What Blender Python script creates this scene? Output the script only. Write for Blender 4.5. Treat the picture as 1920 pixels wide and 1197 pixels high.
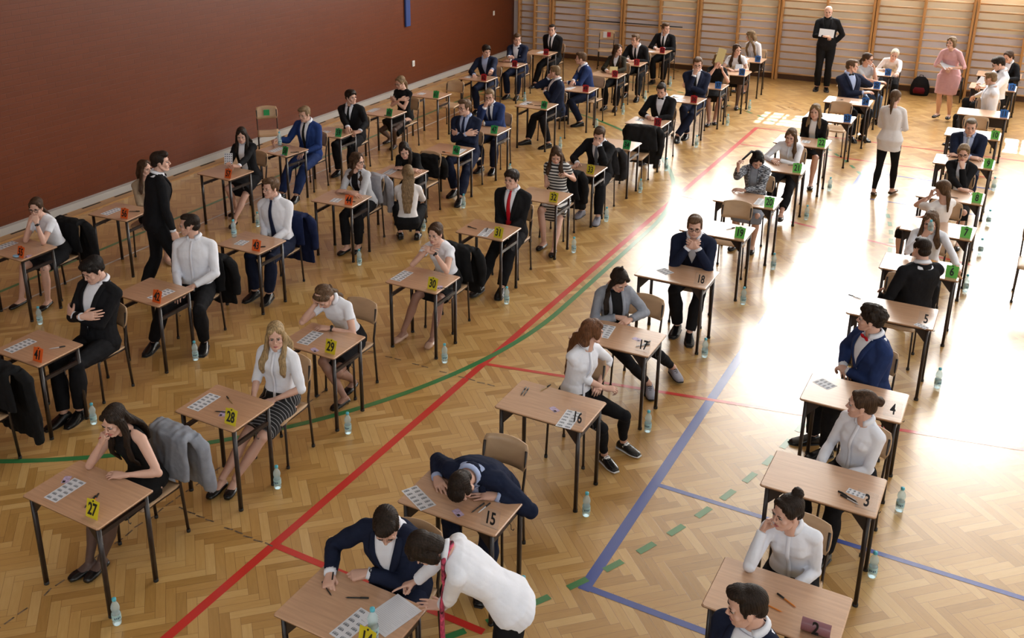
import bpy, bmesh, math, random
import numpy as np
from mathutils import Vector, Matrix, Euler

random.seed(7)
rng = np.random.RandomState(11)
SC = bpy.context.scene
for o in list(bpy.data.objects):
    bpy.data.objects.remove(o)
COL = SC.collection
R_ = math.radians

# ------------------------------------------------------------------ camera
cam_d = bpy.data.cameras.new('camera')
cam = bpy.data.objects.new('camera', cam_d)
COL.objects.link(cam)
SC.camera = cam
F_PX, PITCH, YAW, ROLL, CAM_H = 1891.94, 0.33881, -0.54508, -0.01339, 5.003
cam_d.sensor_fit = 'HORIZONTAL'
cam_d.sensor_width = 36.0
cam_d.lens = 36.0 * F_PX / 1920.0
cam_d.shift_x = 144.614 / 1920.0
cam_d.shift_y = -210.708 / 1920.0
cam_d.clip_end = 200
_f = Vector((math.sin(YAW) * math.cos(PITCH), math.cos(YAW) * math.cos(PITCH), -math.sin(PITCH)))
_r = Vector((math.cos(YAW), -math.sin(YAW), 0))
_u = _r.cross(_f)
_r2 = _r * math.cos(ROLL) + _u * math.sin(ROLL)
_u2 = -_r * math.sin(ROLL) + _u * math.cos(ROLL)
cam.matrix_world = Matrix(((_r2.x, _u2.x, -_f.x, 0), (_r2.y, _u2.y, -_f.y, 0), (_r2.z, _u2.z, -_f.z, CAM_H), (0, 0, 0, 1)))

# ------------------------------------------------------------------ colour management, world, lights
SC.view_settings.view_transform = 'Standard'
SC.view_settings.look = 'None'
SC.view_settings.exposure = 0.0
SC.view_settings.gamma = 1.0
SC.view_settings.use_curve_mapping = False
SC.cycles.max_bounces = 6
SC.cycles.diffuse_bounces = 3
SC.cycles.glossy_bounces = 3
SC.cycles.transmission_bounces = 5
SC.cycles.transparent_max_bounces = 6
SC.cycles.caustics_reflective = False
SC.cycles.caustics_refractive = False
SC.cycles.sample_clamp_indirect = 6.0
SC.cycles.use_denoising = True

world = bpy.data.worlds.new('world')
SC.world = world
world.use_nodes = True
_bg = world.node_tree.nodes['Background']
_bg.inputs[0].default_value = (0.75, 0.87, 1.0, 1)
_bg.inputs[1].default_value = 3.0

WALL_Y = 23.55      # back wall
WALL_X = -11.93     # brick wall on the left
SIDE_X = 7.2        # side wall off the frame
FRONT_Y = -5.0
CEIL_Z = 9.4
SILL = 2.05

def area_light(name, loc, rot, sx, sy, power, col=(1, 1, 1)):
    l = bpy.data.lights.new(name, 'AREA')
    l.shape = 'RECTANGLE'
    l.size = sx
    l.size_y = sy
    l.energy = power
    l.color = col
    o = bpy.data.objects.new(name, l)
    COL.objects.link(o)
    o.location = loc
    o.rotation_euler = rot
    return o

# daylight standing in the windows of the back wall
BACK_WINDOWS = [(-8.3, -5.9), (-5.3, -2.5), (-1.9, 0.9), (1.5, 4.3)]
BACK_POWER = [420, 980, 980, 700]
WIN_TOP = 8.4
for (xa, xb), pw in zip(BACK_WINDOWS, BACK_POWER):
    area_light('window_daylight', ((xa + xb) / 2, WALL_Y + 0.34, (SILL + WIN_TOP) / 2), (R_(-90), 0, 0), xb - xa, WIN_TOP - SILL, pw, (1.0, 0.98, 0.95))
# high daylight from the windows of the side wall
SIDE_WINDOWS = [(-2.0, 3.0), (4.0, 9.0), (10.0, 15.0), (16.0, 21.0)]
SIDE_POWER = [120, 140, 160, 260]
for (ya, yb), pw in zip(SIDE_WINDOWS, SIDE_POWER):
    area_light('window_daylight', (SIDE_X + 0.3, (ya + yb) / 2, 5.2), (0, R_(90), 0), 3.0, yb - ya, pw, (1.0, 0.985, 0.96))
area_light('window_daylight', (-2.0, FRONT_Y - 0.2, 5.6), (R_(90), 0, 0), 12.0, 2.6, 160, (1.0, 0.97, 0.93))  # fill light added behind the camera, no window known there

# the sun, let in only through gaps in the mask added behind the back windows
_s = bpy.data.lights.new('sun', 'SUN')
_s.energy = 26.0
_s.angle = R_(0.55)
_s.color = (1.0, 0.95, 0.86)
_so = bpy.data.objects.new('sun', _s)
COL.objects.link(_so)
_so.location = (0, 30, 12)
_so.rotation_euler = (R_(-(90 - 32)), 0, 0)

# ------------------------------------------------------------------ materials
def _nt(name):
    m = bpy.data.materials.new(name)
    m.use_nodes = True
    return m, m.node_tree, m.node_tree.nodes['Principled BSDF']

MATS = {}
def mat(name, col, rough=0.6, metal=0.0, var=0.0, vscale=8.0, bump=0.0, bscale=60.0, spec=0.5, sheen=0.0, trans=0.0, ior=1.45, stretch=None, coat=0.0, sss=0.0):
    if name in MATS:
        return MATS[name]
    m, nt, b = _nt(name)
    b.inputs['Base Color'].default_value = (*col, 1)
    b.inputs['Roughness'].default_value = rough
    b.inputs['Metallic'].default_value = metal
    b.inputs['Specular IOR Level'].default_value = spec
    b.inputs['IOR'].default_value = ior
    b.inputs['Transmission Weight'].default_value = trans
    b.inputs['Coat Weight'].default_value = coat
    b.inputs['Coat Roughness'].default_value = 0.20
    if sheen:
        b.inputs['Sheen Weight'].default_value = sheen
        b.inputs['Sheen Roughness'].default_value = 0.5
    if sss:
        b.inputs['Subsurface Weight'].default_value = sss
        b.inputs['Subsurface Radius'].default_value = (0.012, 0.005, 0.003)
        b.inputs['Subsurface Scale'].default_value = 1.0
    tc = nt.nodes.new('ShaderNodeTexCoord')
    mp = nt.nodes.new('ShaderNodeMapping')
    nt.links.new(tc.outputs['Object'], mp.inputs[0])
    if stretch:
        mp.inputs['Scale'].default_value = stretch
    if var:
        n = nt.nodes.new('ShaderNodeTexNoise')
        n.inputs['Scale'].default_value = vscale
        n.inputs['Detail'].default_value = 3
        nt.links.new(mp.outputs[0], n.inputs['Vector'])
        r = nt.nodes.new('ShaderNodeValToRGB')
        r.color_ramp.elements[0].position = 0.3
        r.color_ramp.elements[1].position = 0.7
        r.color_ramp.elements[0].color = (*[max(0, c * (1 - var)) for c in col], 1)
        r.color_ramp.elements[1].color = (*[min(1, c * (1 + var)) for c in col], 1)
        nt.links.new(n.outputs['Fac'], r.inputs[0])
        nt.links.new(r.outputs[0], b.inputs['Base Color'])
    if bump:
        n = nt.nodes.new('ShaderNodeTexNoise')
        n.inputs['Scale'].default_value = bscale
        n.inputs['Detail'].default_value = 4
        nt.links.new(mp.outputs[0], n.inputs['Vector'])
        bp = nt.nodes.new('ShaderNodeBump')
        bp.inputs['Strength'].default_value = bump
        bp.inputs['Distance'].default_value = 0.01
        nt.links.new(n.outputs['Fac'], bp.inputs['Height'])
        nt.links.new(bp.outputs[0], b.inputs['Normal'])
    MATS[name] = m
    return m

def cloth(name, col, rough=0.88, sheen=0.0):
    return mat('cloth_' + name, col, rough, var=0.03 if max(col) > .4 else 0.12, vscale=14, bump=0.2, bscale=35, spec=0.12 if max(col) < .2 else .2, sheen=sheen)

def striped(name, c1, c2, scale, axis='Z', dist=0.0, duty=0.5):
    if name in MATS: return MATS[name]
    m, nt, b = _nt(name)
    tc = nt.nodes.new('ShaderNodeTexCoord')
    w = nt.nodes.new('ShaderNodeTexWave')
    w.bands_direction = axis
    w.inputs['Scale'].default_value = scale
    w.inputs['Distortion'].default_value = dist
    w.inputs['Detail'].default_value = 2
    r = nt.nodes.new('ShaderNodeValToRGB')
    r.color_ramp.interpolation = 'LINEAR'
    r.color_ramp.elements[0].position = duty
    r.color_ramp.elements[1].position = min(1, duty + 0.06)
    r.color_ramp.elements[0].color = (*c1, 1)
    r.color_ramp.elements[1].color = (*c2, 1)
    nt.links.new(tc.outputs['Object'], w.inputs['Vector'])
    nt.links.new(w.outputs['Fac'], r.inputs[0])
    nt.links.new(r.outputs[0], b.inputs['Base Color'])
    b.inputs['Roughness'].default_value = 0.85
    MATS[name] = m
    return m

def skin(tone):
    cols = {'fair': (0.66, 0.40, 0.31), 'mid': (0.56, 0.31, 0.22), 'warm': (0.50, 0.26, 0.18), 'hose': (0.36, 0.20, 0.15), 'dark_hose': (0.10, 0.06, 0.05)}
    return mat('skin_' + tone, cols[tone], 0.5, var=0.06, vscale=9, spec=0.4)

def hairmat(name, col):
    return mat('hair_' + name, col, 0.48, var=0.5, vscale=30, bump=0.6, bscale=55, spec=0.18, stretch=(3.4, 3.4, 0.4))

# ------------------------------------------------------------------ mesh helpers
class G:
    """collects geometry with material numbers"""
    def __init__(s):
        s.v = []; s.f = []; s.m = []; s.n = 0
    def add(s, v, f, m=0):
        v = np.asarray(v, float).reshape(-1, 3)
        o = s.n
        s.v.append(v); s.n += len(v)
        s.f += [tuple(i + o for i in q) for q in f]
        s.m += [m] * len(f) if isinstance(m, int) else list(m)
        return s
    def merge(s, g, M=None, mo=0):
        v = np.concatenate(g.v) if g.v else np.zeros((0, 3))
        if M is not None:
            v = v @ np.asarray(M)[:3, :3].T + np.asarray(M)[:3, 3]
        s.add(v, g.f, [i + mo for i in g.m])
        return s
    def mesh(s, name):
        me = bpy.data.meshes.new(name)
        me.from_pydata(np.concatenate(s.v).tolist() if s.v else [], [], s.f)
        me.polygons.foreach_set('material_index', s.m)
        return me

V3 = lambda *a: np.array(a, float)
def nrm(v):
    v = np.asarray(v, float)
    return v / (np.linalg.norm(v) + 1e-12)

def rotm(ax, deg):
    return np.array(Matrix.Rotation(R_(deg), 3, ax))

def loft(g, rings, n=14, m=0, caps=True, closed=True, a0=0.0, a1=2 * math.pi):
    """rings: (centre, u, v, a, b[, exponent])"""
    V = []
    N = n if closed else n + 1
    ang = np.array([a0 + (a1 - a0) * i / n for i in range(N)])
    ca, sa = np.cos(ang), np.sin(ang)
    for r in rings:
        c, u, w, a, b = r[:5]
        e = r[5] if len(r) > 5 else 2.0
        x = np.sign(ca) * np.abs(ca) ** (2 / e) * a
        y = np.sign(sa) * np.abs(sa) ** (2 / e) * b
        V.append(np.asarray(c) + np.outer(x, u) + np.outer(y, w))
    F = []
    for k in range(len(rings) - 1):
        for i in range(n):
            j = (i + 1) % N if closed else i + 1
            F.append((k * N + i, k * N + j, (k + 1) * N + j, (k + 1) * N + i))
    V = np.concatenate(V)
    if caps and closed:
        F.append(tuple(range(N))[::-1])
        F.append(tuple((len(rings) - 1) * N + i for i in range(N)))
    if caps and closed and sum(float(np.cross(rings[k][1], rings[k][2]) @ (np.asarray(rings[k + 1][0]) - np.asarray(rings[k][0]))) for k in range(len(rings) - 1)) < 0:
        F = [q[::-1] for q in F]
    g.add(V, F, m)
    return g

def tube(g, pts, rad, n=10, m=0, ref=None, e=2.0, caps=True):
    pts = [np.asarray(p, float) for p in pts]
    rings = []
    u = None
    for i, p in enumerate(pts):
        if i == 0: t = pts[1] - p
        elif i == len(pts) - 1: t = p - pts[i - 1]
        else: t = nrm(pts[i + 1] - p) + nrm(p - pts[i - 1])
        t = nrm(t)
        if u is None:
            r0 = np.asarray(ref, float) if ref is not None else (V3(1, 0, 0) if abs(t[0]) < 0.8 else V3(0, 1, 0))
            u = nrm(r0 - t * (r0 @ t))
        else:
            u = nrm(u - t * (u @ t))
        w = np.cross(t, u)
        r = rad[i] if isinstance(rad, (list, tuple)) else rad
        a, b = r if isinstance(r, (list, tuple)) else (r, r)
        rings.append((p, u, w, a, b, e))
    return loft(g, rings, n, m, caps)

def ell(g, c, r, M=None, n=14, k=9, m=0):
    c = np.asarray(c, float)
    V = []; F = []
    for j in range(1, k):
        ph = math.pi * j / k
        for i in range(n):
            th = 2 * math.pi * i / n
            V.append((math.sin(ph) * math.cos(th), math.sin(ph) * math.sin(th), math.cos(ph)))
    V += [(0, 0, 1), (0, 0, -1)]
    top, bot = len(V) - 2, len(V) - 1
    for j in range(k - 2):
        for i in range(n):
            a = j * n + i; b = j * n + (i + 1) % n
            F.append((a, a + n, b + n, b))
    for i in range(n):
        F.append((top, i, (i + 1) % n))
        F.append((bot, (k - 2) * n + (i + 1) % n, (k - 2) * n + i))
    V = np.array(V) * np.asarray(r, float)
    if M is not None: V = V @ np.asarray(M).T
    g.add(V + c, F, m)
    return g

def box(g, lo, hi, m=0, M=None, bev=0.0):
    x0, y0, z0 = lo; x1, y1, z1 = hi
    if bev <= 0:
        V = [(x0, y0, z0), (x1, y0, z0), (x1, y1, z0), (x0, y1, z0), (x0, y0, z1), (x1, y0, z1), (x1, y1, z1), (x0, y1, z1)]
        F = [(0, 3, 2, 1), (4, 5, 6, 7), (0, 1, 5, 4), (1, 2, 6, 5), (2, 3, 7, 6), (3, 0, 4, 7)]
    else:
        V = []; F = []
        def ring(i, z):
            b = bev
            return [(x0 + b - i, y0 - 0 + (b - i) * 0 + (b if i == 0 else 0), z)]
        c = bev
        def oct_(ins, z):
            a0, a1, b0, b1 = x0 + ins, x1 - ins, y0 + ins, y1 - ins
            return [(a0 + c, b0, z), (a1 - c, b0, z), (a1, b0 + c, z), (a1, b1 - c, z), (a1 - c, b1, z), (a0 + c, b1, z), (a0, b1 - c, z), (a0, b0 + c, z)]
        s = min(bev * 0.6, (z1 - z0) * 0.3)
        for ins, z in ((s, z0), (0, z0 + s), (0, z1 - s), (s, z1)):
            V += oct_(ins, z)
        for k in range(3):
            for i in range(8):
                j = (i + 1) % 8
                F.append((k * 8 + i, k * 8 + j, k * 8 + 8 + j, k * 8 + 8 + i))
        F.append(tuple(range(8))[::-1]); F.append(tuple(range(24, 32)))
    V = np.array(V, float)
    if M is not None:
        M = np.asarray(M); V = V @ M[:3, :3].T + (M[:3, 3] if M.shape[0] == 4 else 0)
    g.add(V, F, m)
    return g

def grid(g, P, m=0, thick=0.0):
    """P[j][i] points; a sheet, thick along its own normals when asked"""
    P = np.asarray(P, float)
    J, I = P.shape[:2]
    if thick:
        du = np.gradient(P, axis=1); dv = np.gradient(P, axis=0)
        nn = np.cross(du, dv); nn /= (np.linalg.norm(nn, axis=2, keepdims=True) + 1e-9)
        A = P + nn * thick / 2; B = P - nn * thick / 2
        V = np.concatenate([A.reshape(-1, 3), B.reshape(-1, 3)])
        F = []; o = J * I
        for j in range(J - 1):
            for i in range(I - 1):
                a = j * I + i
                F.append((a, a + 1, a + I + 1, a + I)); F.append((o + a + I, o + a + I + 1, o + a + 1, o + a))
        for i in range(I - 1):
            F.append((i + 1, i, o + i, o + i + 1)); a = (J - 1) * I + i; F.append((a, a + 1, o + a + 1, o + a))
        for j in range(J - 1):
            a = j * I; F.append((a, a + I, o + a + I, o + a)); a = j * I + I - 1; F.append((a + I, a, o + a, o + a + I))
    else:
        V = P.reshape(-1, 3)
        F = [(j * I + i, j * I + i + 1, (j + 1) * I + i + 1, (j + 1) * I + i) for j in range(J - 1) for i in range(I - 1)]
    g.add(V, F, m)
    return g

def link(name, me, mats, parent=None, smooth=True, loc=None):
    o = bpy.data.objects.new(name, me)
    for x in (mats if isinstance(mats, (list, tuple)) else [mats]):
        me.materials.append(x)
    if smooth:
        me.polygons.foreach_set('use_smooth', [True] * len(me.polygons))
    COL.objects.link(o)
    if parent is not None: o.parent = parent
    if loc is not None: o.location = loc
    return o

def build(name, g, mats, parent=None, smooth=False, loc=None):
    me = g.mesh(name)
    o = link(name, me, mats, parent, smooth, loc)
    return o

def tag(o, label=None, cat=None, group=None, kind=None):
    if label: o['label'] = label
    if cat: o['category'] = cat
    if group: o['group'] = group
    if kind: o['kind'] = kind
    return o

def empty(name, loc=(0, 0, 0), rz=0.0, **k):
    o = bpy.data.objects.new(name, None)
    o.empty_display_size = 0.1
    COL.objects.link(o)
    o.location = loc
    o.rotation_euler = (0, 0, rz)
    return tag(o, **k)

def copy_tree(o, parent=None):
    c = o.copy(); COL.objects.link(c)
    if parent is not None: c.parent = parent
    for ch in [x for x in KIDS.get(o.name, [])]:
        k = copy_tree(ch, c)
    return c
KIDS = {}
def remember(root):
    """notes the children of a finished thing so that copies need no search"""
    for x in root.children:
        KIDS.setdefault(root.name, [])
        if x not in KIDS[root.name]: KIDS[root.name].append(x)
        remember(x)

# ------------------------------------------------------------------ voxel jobs, all evaluated in one go
JOBS = []
def job(g, voxel, smooth, done):
    JOBS.append((g, voxel, smooth, done))
def run_jobs():
    tmp = []
    for g, voxel, smooth, done in JOBS:
        me = g.mesh('tmp')
        o = bpy.data.objects.new('tmp', me)
        COL.objects.link(o)
        r = o.modifiers.new('r', 'REMESH'); r.mode = 'VOXEL'; r.voxel_size = voxel; r.adaptivity = 0.0
        if smooth:
            s = o.modifiers.new('s', 'SMOOTH'); s.factor = 0.5; s.iterations = smooth
        tmp.append(o)
    dg = bpy.context.evaluated_depsgraph_get()
    dg.update()
    outs = []
    for o, (g, voxel, smooth, done) in zip(tmp, JOBS):
        me = o.evaluated_get(dg).to_mesh()
        nv, nf = len(me.vertices), len(me.polygons)
        v = np.empty(nv * 3, np.float32); me.vertices.foreach_get('co', v)
        nn = np.empty(nv * 3, np.float32); me.vertices.foreach_get('normal', nn)
        ls = np.empty(nf, np.int32); me.polygons.foreach_get('loop_start', ls)
        lv = np.empty(len(me.loops), np.int32); me.loops.foreach_get('vertex_index', lv)
        outs.append((v.reshape(-1, 3).astype(float), nn.reshape(-1, 3).astype(float), lv.reshape(-1, 4)))
    for o in tmp:
        m_ = o.data
        bpy.data.objects.remove(o); bpy.data.meshes.remove(m_)
    js = list(JOBS); JOBS.clear()
    for (g, voxel, smooth, done), (v, nn, q) in zip(js, outs):
        done(v, nn, q)

def quadmesh(name, parts):
    """one mesh from [(verts, quads as int array, material numbers or one number)] and any G in the list"""
    vs = []; loops = []; sizes = []; mi = []; o = 0
    for p in parts:
        if isinstance(p, G):
            if not p.n: continue
            v = np.concatenate(p.v); vs.append(v)
            for f in p.f:
                loops.append(np.array(f, np.int32) + o); sizes.append(np.array([len(f)]))
            mi.append(np.array(p.m))
        else:
            v, q, m = p
            vs.append(v); loops.append(q.reshape(-1) + o); sizes.append(np.full(len(q), q.shape[1]))
            mi.append(np.full(len(q), m) if np.isscalar(m) else np.asarray(m))
        o += len(v)
    V = np.concatenate(vs).astype(np.float32); L = np.concatenate(loops).astype(np.int32)
    S = np.concatenate(sizes); MI = np.concatenate(mi).astype(np.int32)
    me = bpy.data.meshes.new(name)
    me.vertices.add(len(V)); me.vertices.foreach_set('co', V.reshape(-1))
    me.loops.add(len(L)); me.loops.foreach_set('vertex_index', L)
    me.polygons.add(len(S))
    st = np.concatenate([[0], np.cumsum(S)[:-1]]).astype(np.int32)
    me.polygons.foreach_set('loop_start', st)
    me.polygons.foreach_set('material_index', MI)
    me.polygons.foreach_set('use_smooth', np.ones(len(S), bool))
    me.update(calc_edges=True)
    return me

def wob(v, k, seed=0):
    """cheap smooth noise in -1..1"""
    r = np.random.RandomState(seed)
    out = np.zeros(len(v))
    for i in range(5):
        d = r.normal(size=3); d /= np.linalg.norm(d)
        w = r.normal(size=3); w /= np.linalg.norm(w)
        kk = k * (0.6 + 0.9 * i / 4)
        out += np.sin(v @ d * kk + 1.7 * np.sin(v @ w * kk * 0.6 + r.rand() * 6) + r.rand() * 6)
    return out / 3.2
# ------------------------------------------------------------------ node helper
class N:
    def __init__(s, nt): s.nt = nt
    def node(s, t, **k):
        n = s.nt.nodes.new(t)
        for a, b in k.items(): setattr(n, a, b)
        return n
    def m(s, op, a, b=None, c=None):
        n = s.node('ShaderNodeMath', operation=op)
        for i, x in enumerate((a, b, c)):
            if x is None: continue
            if isinstance(x, (int, float)): n.inputs[i].default_value = x
            else: s.nt.links.new(x, n.inputs[i])
        return n.outputs[0]
    def mix(s, f, a, b):
        n = s.node('ShaderNodeMix', data_type='FLOAT')
        for i, x in ((0, f), (2, a), (3, b)):
            if isinstance(x, (int, float)): n.inputs[i].default_value = x
            else: s.nt.links.new(x, n.inputs[i])
        return n.outputs[0]

def herringbone():
    m, nt, b = _nt('parquet')
    h = N(nt); L = nt.links.new
    tc = h.node('ShaderNodeTexCoord')
    mp = h.node('ShaderNodeMapping')
    W = 0.072; n = 5
    mp.inputs['Rotation'].default_value = (0, 0, R_(45))
    mp.inputs['Scale'].default_value = (1 / W, 1 / W, 1)
    L(tc.outputs['Object'], mp.inputs[0])
    sp = h.node('ShaderNodeSeparateXYZ'); L(mp.outputs[0], sp.inputs[0])
    x = h.m('ADD', sp.outputs[0], 400.0); y = h.m('ADD', sp.outputs[1], 400.0)
    i = h.m('FLOOR', x); j = h.m('FLOOR', y)
    fx = h.m('SUBTRACT', x, i); fy = h.m('SUBTRACT', y, j)
    k = h.m('MODULO', h.m('ADD', h.m('SUBTRACT', i, j), 2000.0), 2.0 * n)
    k = h.m('FLOOR', h.m('ADD', k, 0.5))
    isH = h.m('LESS_THAN', k, n - 0.5)
    k2 = h.m('SUBTRACT', k, float(n))
    # horizontal: along = fx + k ; vertical: the top of the plank is j + k2
    alongH = h.m('ADD', fx, k)
    alongV = h.m('ADD', h.m('SUBTRACT', float(n - 1), k2), fy)
    along = h.mix(isH, alongV, alongH)
    across = h.mix(isH, fx, fy)
    idx = h.mix(isH, i, h.m('SUBTRACT', i, k))
    idy = h.mix(isH, h.m('ADD', j, k2), j)
    cb = h.node('ShaderNodeCombineXYZ'); L(idx, cb.inputs[0]); L(idy, cb.inputs[1]); L(isH, cb.inputs[2])
    wn = h.node('ShaderNodeTexWhiteNoise'); L(cb.outputs[0], wn.inputs[0])
    # grain
    gc = h.node('ShaderNodeCombineXYZ')
    L(h.m('ADD', h.m('MULTIPLY', along, 0.35), h.m('MULTIPLY', wn.outputs['Value'], 37.0)), gc.inputs[0])
    L(h.m('ADD', h.m('MULTIPLY', across, 2.6), h.m('MULTIPLY', idx, 3.1)), gc.inputs[1]); L(idy, gc.inputs[2])
    gn = h.node('ShaderNodeTexNoise'); gn.inputs['Scale'].default_value = 1.6; gn.inputs['Detail'].default_value = 5
    L(gc.outputs[0], gn.inputs['Vector'])
    big = h.node('ShaderNodeTexNoise'); big.inputs['Scale'].default_value = 0.35; big.inputs['Detail'].default_value = 3
    L(tc.outputs['Object'], big.inputs['Vector'])
    val = h.m('ADD', h.m('MULTIPLY', wn.outputs['Value'], 0.66), h.m('MULTIPLY', gn.outputs['Fac'], 0.36))
    ramp = h.node('ShaderNodeValToRGB'); L(val, ramp.inputs[0])
    e = ramp.color_ramp.elements
    e[0].position = 0.12; e[0].color = (0.410, 0.220, 0.060, 1)
    e[1].position = 0.92; e[1].color = (0.685, 0.450, 0.185, 1)
    q = ramp.color_ramp.elements.new(0.42); q.color = (0.530, 0.302, 0.094, 1)
    q = ramp.color_ramp.elements.new(0.66); q.color = (0.600, 0.362, 0.124, 1)
    # gap lines
    ea = h.m('MINIMUM', across, h.m('SUBTRACT', 1.0, across))
    eb = h.m('MINIMUM', along, h.m('SUBTRACT', float(n), along))
    edge = h.m('LESS_THAN', h.m('MINIMUM', ea, eb), 0.018)
    mixc = h.node('ShaderNodeMix', data_type='RGBA'); mixc.blend_type = 'MULTIPLY'
    L(h.m('MULTIPLY', edge, 0.7), mixc.inputs[0]); L(ramp.outputs[0], mixc.inputs[6]); mixc.inputs[7].default_value = (0.25, 0.14, 0.08, 1)
    L(mixc.outputs[2], b.inputs['Base Color'])
    rr = h.node('ShaderNodeMapRange'); L(h.m('ADD', h.m('MULTIPLY', big.outputs['Fac'], 0.6), h.m('MULTIPLY', wn.outputs['Value'], 0.4)), rr.inputs[0])
    rr.inputs[3].default_value = 0.24; rr.inputs[4].default_value = 0.38
    L(rr.outputs[0], b.inputs['Roughness'])
    b.inputs['Specular IOR Level'].default_value = 0.5
    b.inputs['IOR'].default_value = 1.5
    b.inputs['Coat Weight'].default_value = 1.0
    b.inputs['Coat Roughness'].default_value = 0.21
    b.inputs['Coat IOR'].default_value = 1.5
    bp = h.node('ShaderNodeBump'); bp.inputs['Strength'].default_value = 0.25; bp.inputs['Distance'].default_value = 0.004
    L(h.m('ADD', h.m('MULTIPLY', edge, -1.0), h.m('MULTIPLY', wn.outputs['Value'], 0.5)), bp.inputs['Height'])
    L(bp.outputs[0], b.inputs['Normal'])
    return m

def brick_mat():
    m, nt, b = _nt('painted_brick')
    h = N(nt); L = nt.links.new
    tc = h.node('ShaderNodeTexCoord'); sp = h.node('ShaderNodeSeparateXYZ'); L(tc.outputs['Object'], sp.inputs[0])
    cb = h.node('ShaderNodeCombineXYZ'); L(sp.outputs[1], cb.inputs[0]); L(sp.outputs[2], cb.inputs[1])
    br = h.node('ShaderNodeTexBrick'); L(cb.outputs[0], br.inputs['Vector'])
    br.offset = 0.5
    br.inputs['Scale'].default_value = 1.0
    br.inputs['Brick Width'].default_value = 0.27
    br.inputs['Row Height'].default_value = 0.078
    br.inputs['Mortar Size'].default_value = 0.006
    br.inputs['Mortar Smooth'].default_value = 0.3
    br.inputs['Color1'].default_value = (0.140, 0.034, 0.011, 1)
    br.inputs['Color2'].default_value = (0.126, 0.031, 0.010, 1)
    br.inputs['Mortar'].default_value = (0.108, 0.027, 0.010, 1)
    L(br.outputs['Color'], b.inputs['Base Color'])
    b.inputs['Roughness'].default_value = 0.42
    b.inputs['Specular IOR Level'].default_value = 0.3
    bp = h.node('ShaderNodeBump'); bp.inputs['Strength'].default_value = 0.3; bp.inputs['Distance'].default_value = 0.004
    inv = h.m('SUBTRACT', 1.0, br.outputs['Fac'])
    L(inv, bp.inputs['Height']); L(bp.outputs[0], b.inputs['Normal'])
    return m

def wood(name, c, rough=0.45, var=0.16, axis=(1, 14, 14)):
    return mat('wood_' + name, c, rough, var=var, vscale=3.0, stretch=axis, spec=0.4)

M_RED = mat('red_court_paint', (0.62, 0.035, 0.025), 0.28, coat=1)
M_GREEN = mat('green_court_paint', (0.045, 0.22, 0.07), 0.28, coat=1)
M_BLUE = mat('blue_court_paint', (0.028, 0.075, 0.36), 0.28, coat=1)
M_WHITE = mat('white_court_paint', (0.70, 0.68, 0.62), 0.3)
M_DIRT = mat('old_tape_marks', (0.17, 0.12, 0.08), 0.5, var=0.6, vscale=30)

# ------------------------------------------------------------------ floor with its court lines
g = G()
g.add([(WALL_X - 0.6, FRONT_Y, 0), (SIDE_X, FRONT_Y, 0), (SIDE_X, WALL_Y, 0), (WALL_X - 0.6, WALL_Y, 0)], [(0, 1, 2, 3)], 0)
def line(p, q, w, m, z=0.0012):
    p = V3(*p, z); q = V3(*q, z); d = nrm(q - p); s = V3(-d[1], d[0], 0) * w / 2
    g.add([p - s, q - s, q + s, p + s], [(0, 1, 2, 3)], m)
def arc(c, r, a0, a1, w, m, n=48, z=0.0018):
    V = []
    for i in range(n + 1):
        a = R_(a0 + (a1 - a0) * i / n)
        for rr in (r - w / 2, r + w / 2): V.append((c[0] + rr * math.cos(a), c[1] + rr * math.sin(a), z))
    g.add(V, [(2 * i, 2 * i + 1, 2 * i + 3, 2 * i + 2) for i in range(n)], m)
line((-4.46, -2), (-4.35, 18.95), 0.075, 1)
line((-4.42, 4.85), (-2.6, 4.85), 0.06, 1, 0.0016)
line((-4.38, 8.2), (0.7, 9.2), 0.05, 1, 0.0016)
line((-4.36, 14.4), (0.7, 13.3), 0.05, 1, 0.0016)
line((-4.35, 18.93), (5, 18.75), 0.05, 1, 0.0016)
line((-4.35, 17.66), (5, 17.5), 0.05, 1, 0.0016)
arc((-10.4, 9.8), 6.15, -90, 0, 0.065, 2)
arc((-10.4, 12.8), 6.15, 0, 90, 0.065, 2)
line((-4.25, 9.8), (-4.25, 12.8), 0.065, 2, 0.0018)
line((-10.4, 2), (-10.4, 20), 0.06, 2)
for c0, s, e in ((9.8, -75, 0), (12.8, 0, 75)):
    a = s
    while a < e:
        arc((-10.4, c0), 9.17, a, a + 1.1, 0.055, 2, 2)
        a += 2.15
line((-2.18, 5.57), (-2.13, 17.04), 0.085, 3)
line((-2.22, 5.61), (6, 5.55), 0.06, 3, 0.0016)
line((-2.18, 7.06), (6, 7.0), 0.05, 3, 0.0016)
line((-2.13, 17.0), (6, 16.85), 0.05, 3, 0.0016)
line((-2.13, 15.6), (6, 15.5), 0.04, 3, 0.0016)
line((-9.93, -2), (-9.93, 19), 0.035, 4)
for yy in (6.2, 6.65, 7.0, 7.9, 8.4): line((-0.78, yy), (-0.77, yy + 0.22), 0.04, 4, 0.0016)
line((0.30, 5.9), (0.75, 5.8), 0.06, 4, 0.0016)
for i in range(60):   # worn tape residue
    t0 = i * 0.11
    if rng.rand() < 0.75: line((-5.5 + rng.normal() * 0.008, 0.5 + t0 * 1.0), (-5.5 + rng.normal() * 0.008, 0.5 + t0 + 0.08), 0.014, 5, 0.0014)
for i in range(14):
    if rng.rand() < 0.8: line((-5.5 + i * 0.1, 4.82 + rng.normal() * 0.008), (-5.42 + i * 0.1, 4.83), 0.014, 5, 0.0014)
    if rng.rand() < 0.8: line((-5.6 + i * 0.11, 7.83 + rng.normal() * 0.01), (-5.52 + i * 0.11, 7.84), 0.016, 5, 0.0014)
fl = build('floor', g, [herringbone(), M_RED, M_GREEN, M_BLUE, M_WHITE, M_DIRT])
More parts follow.
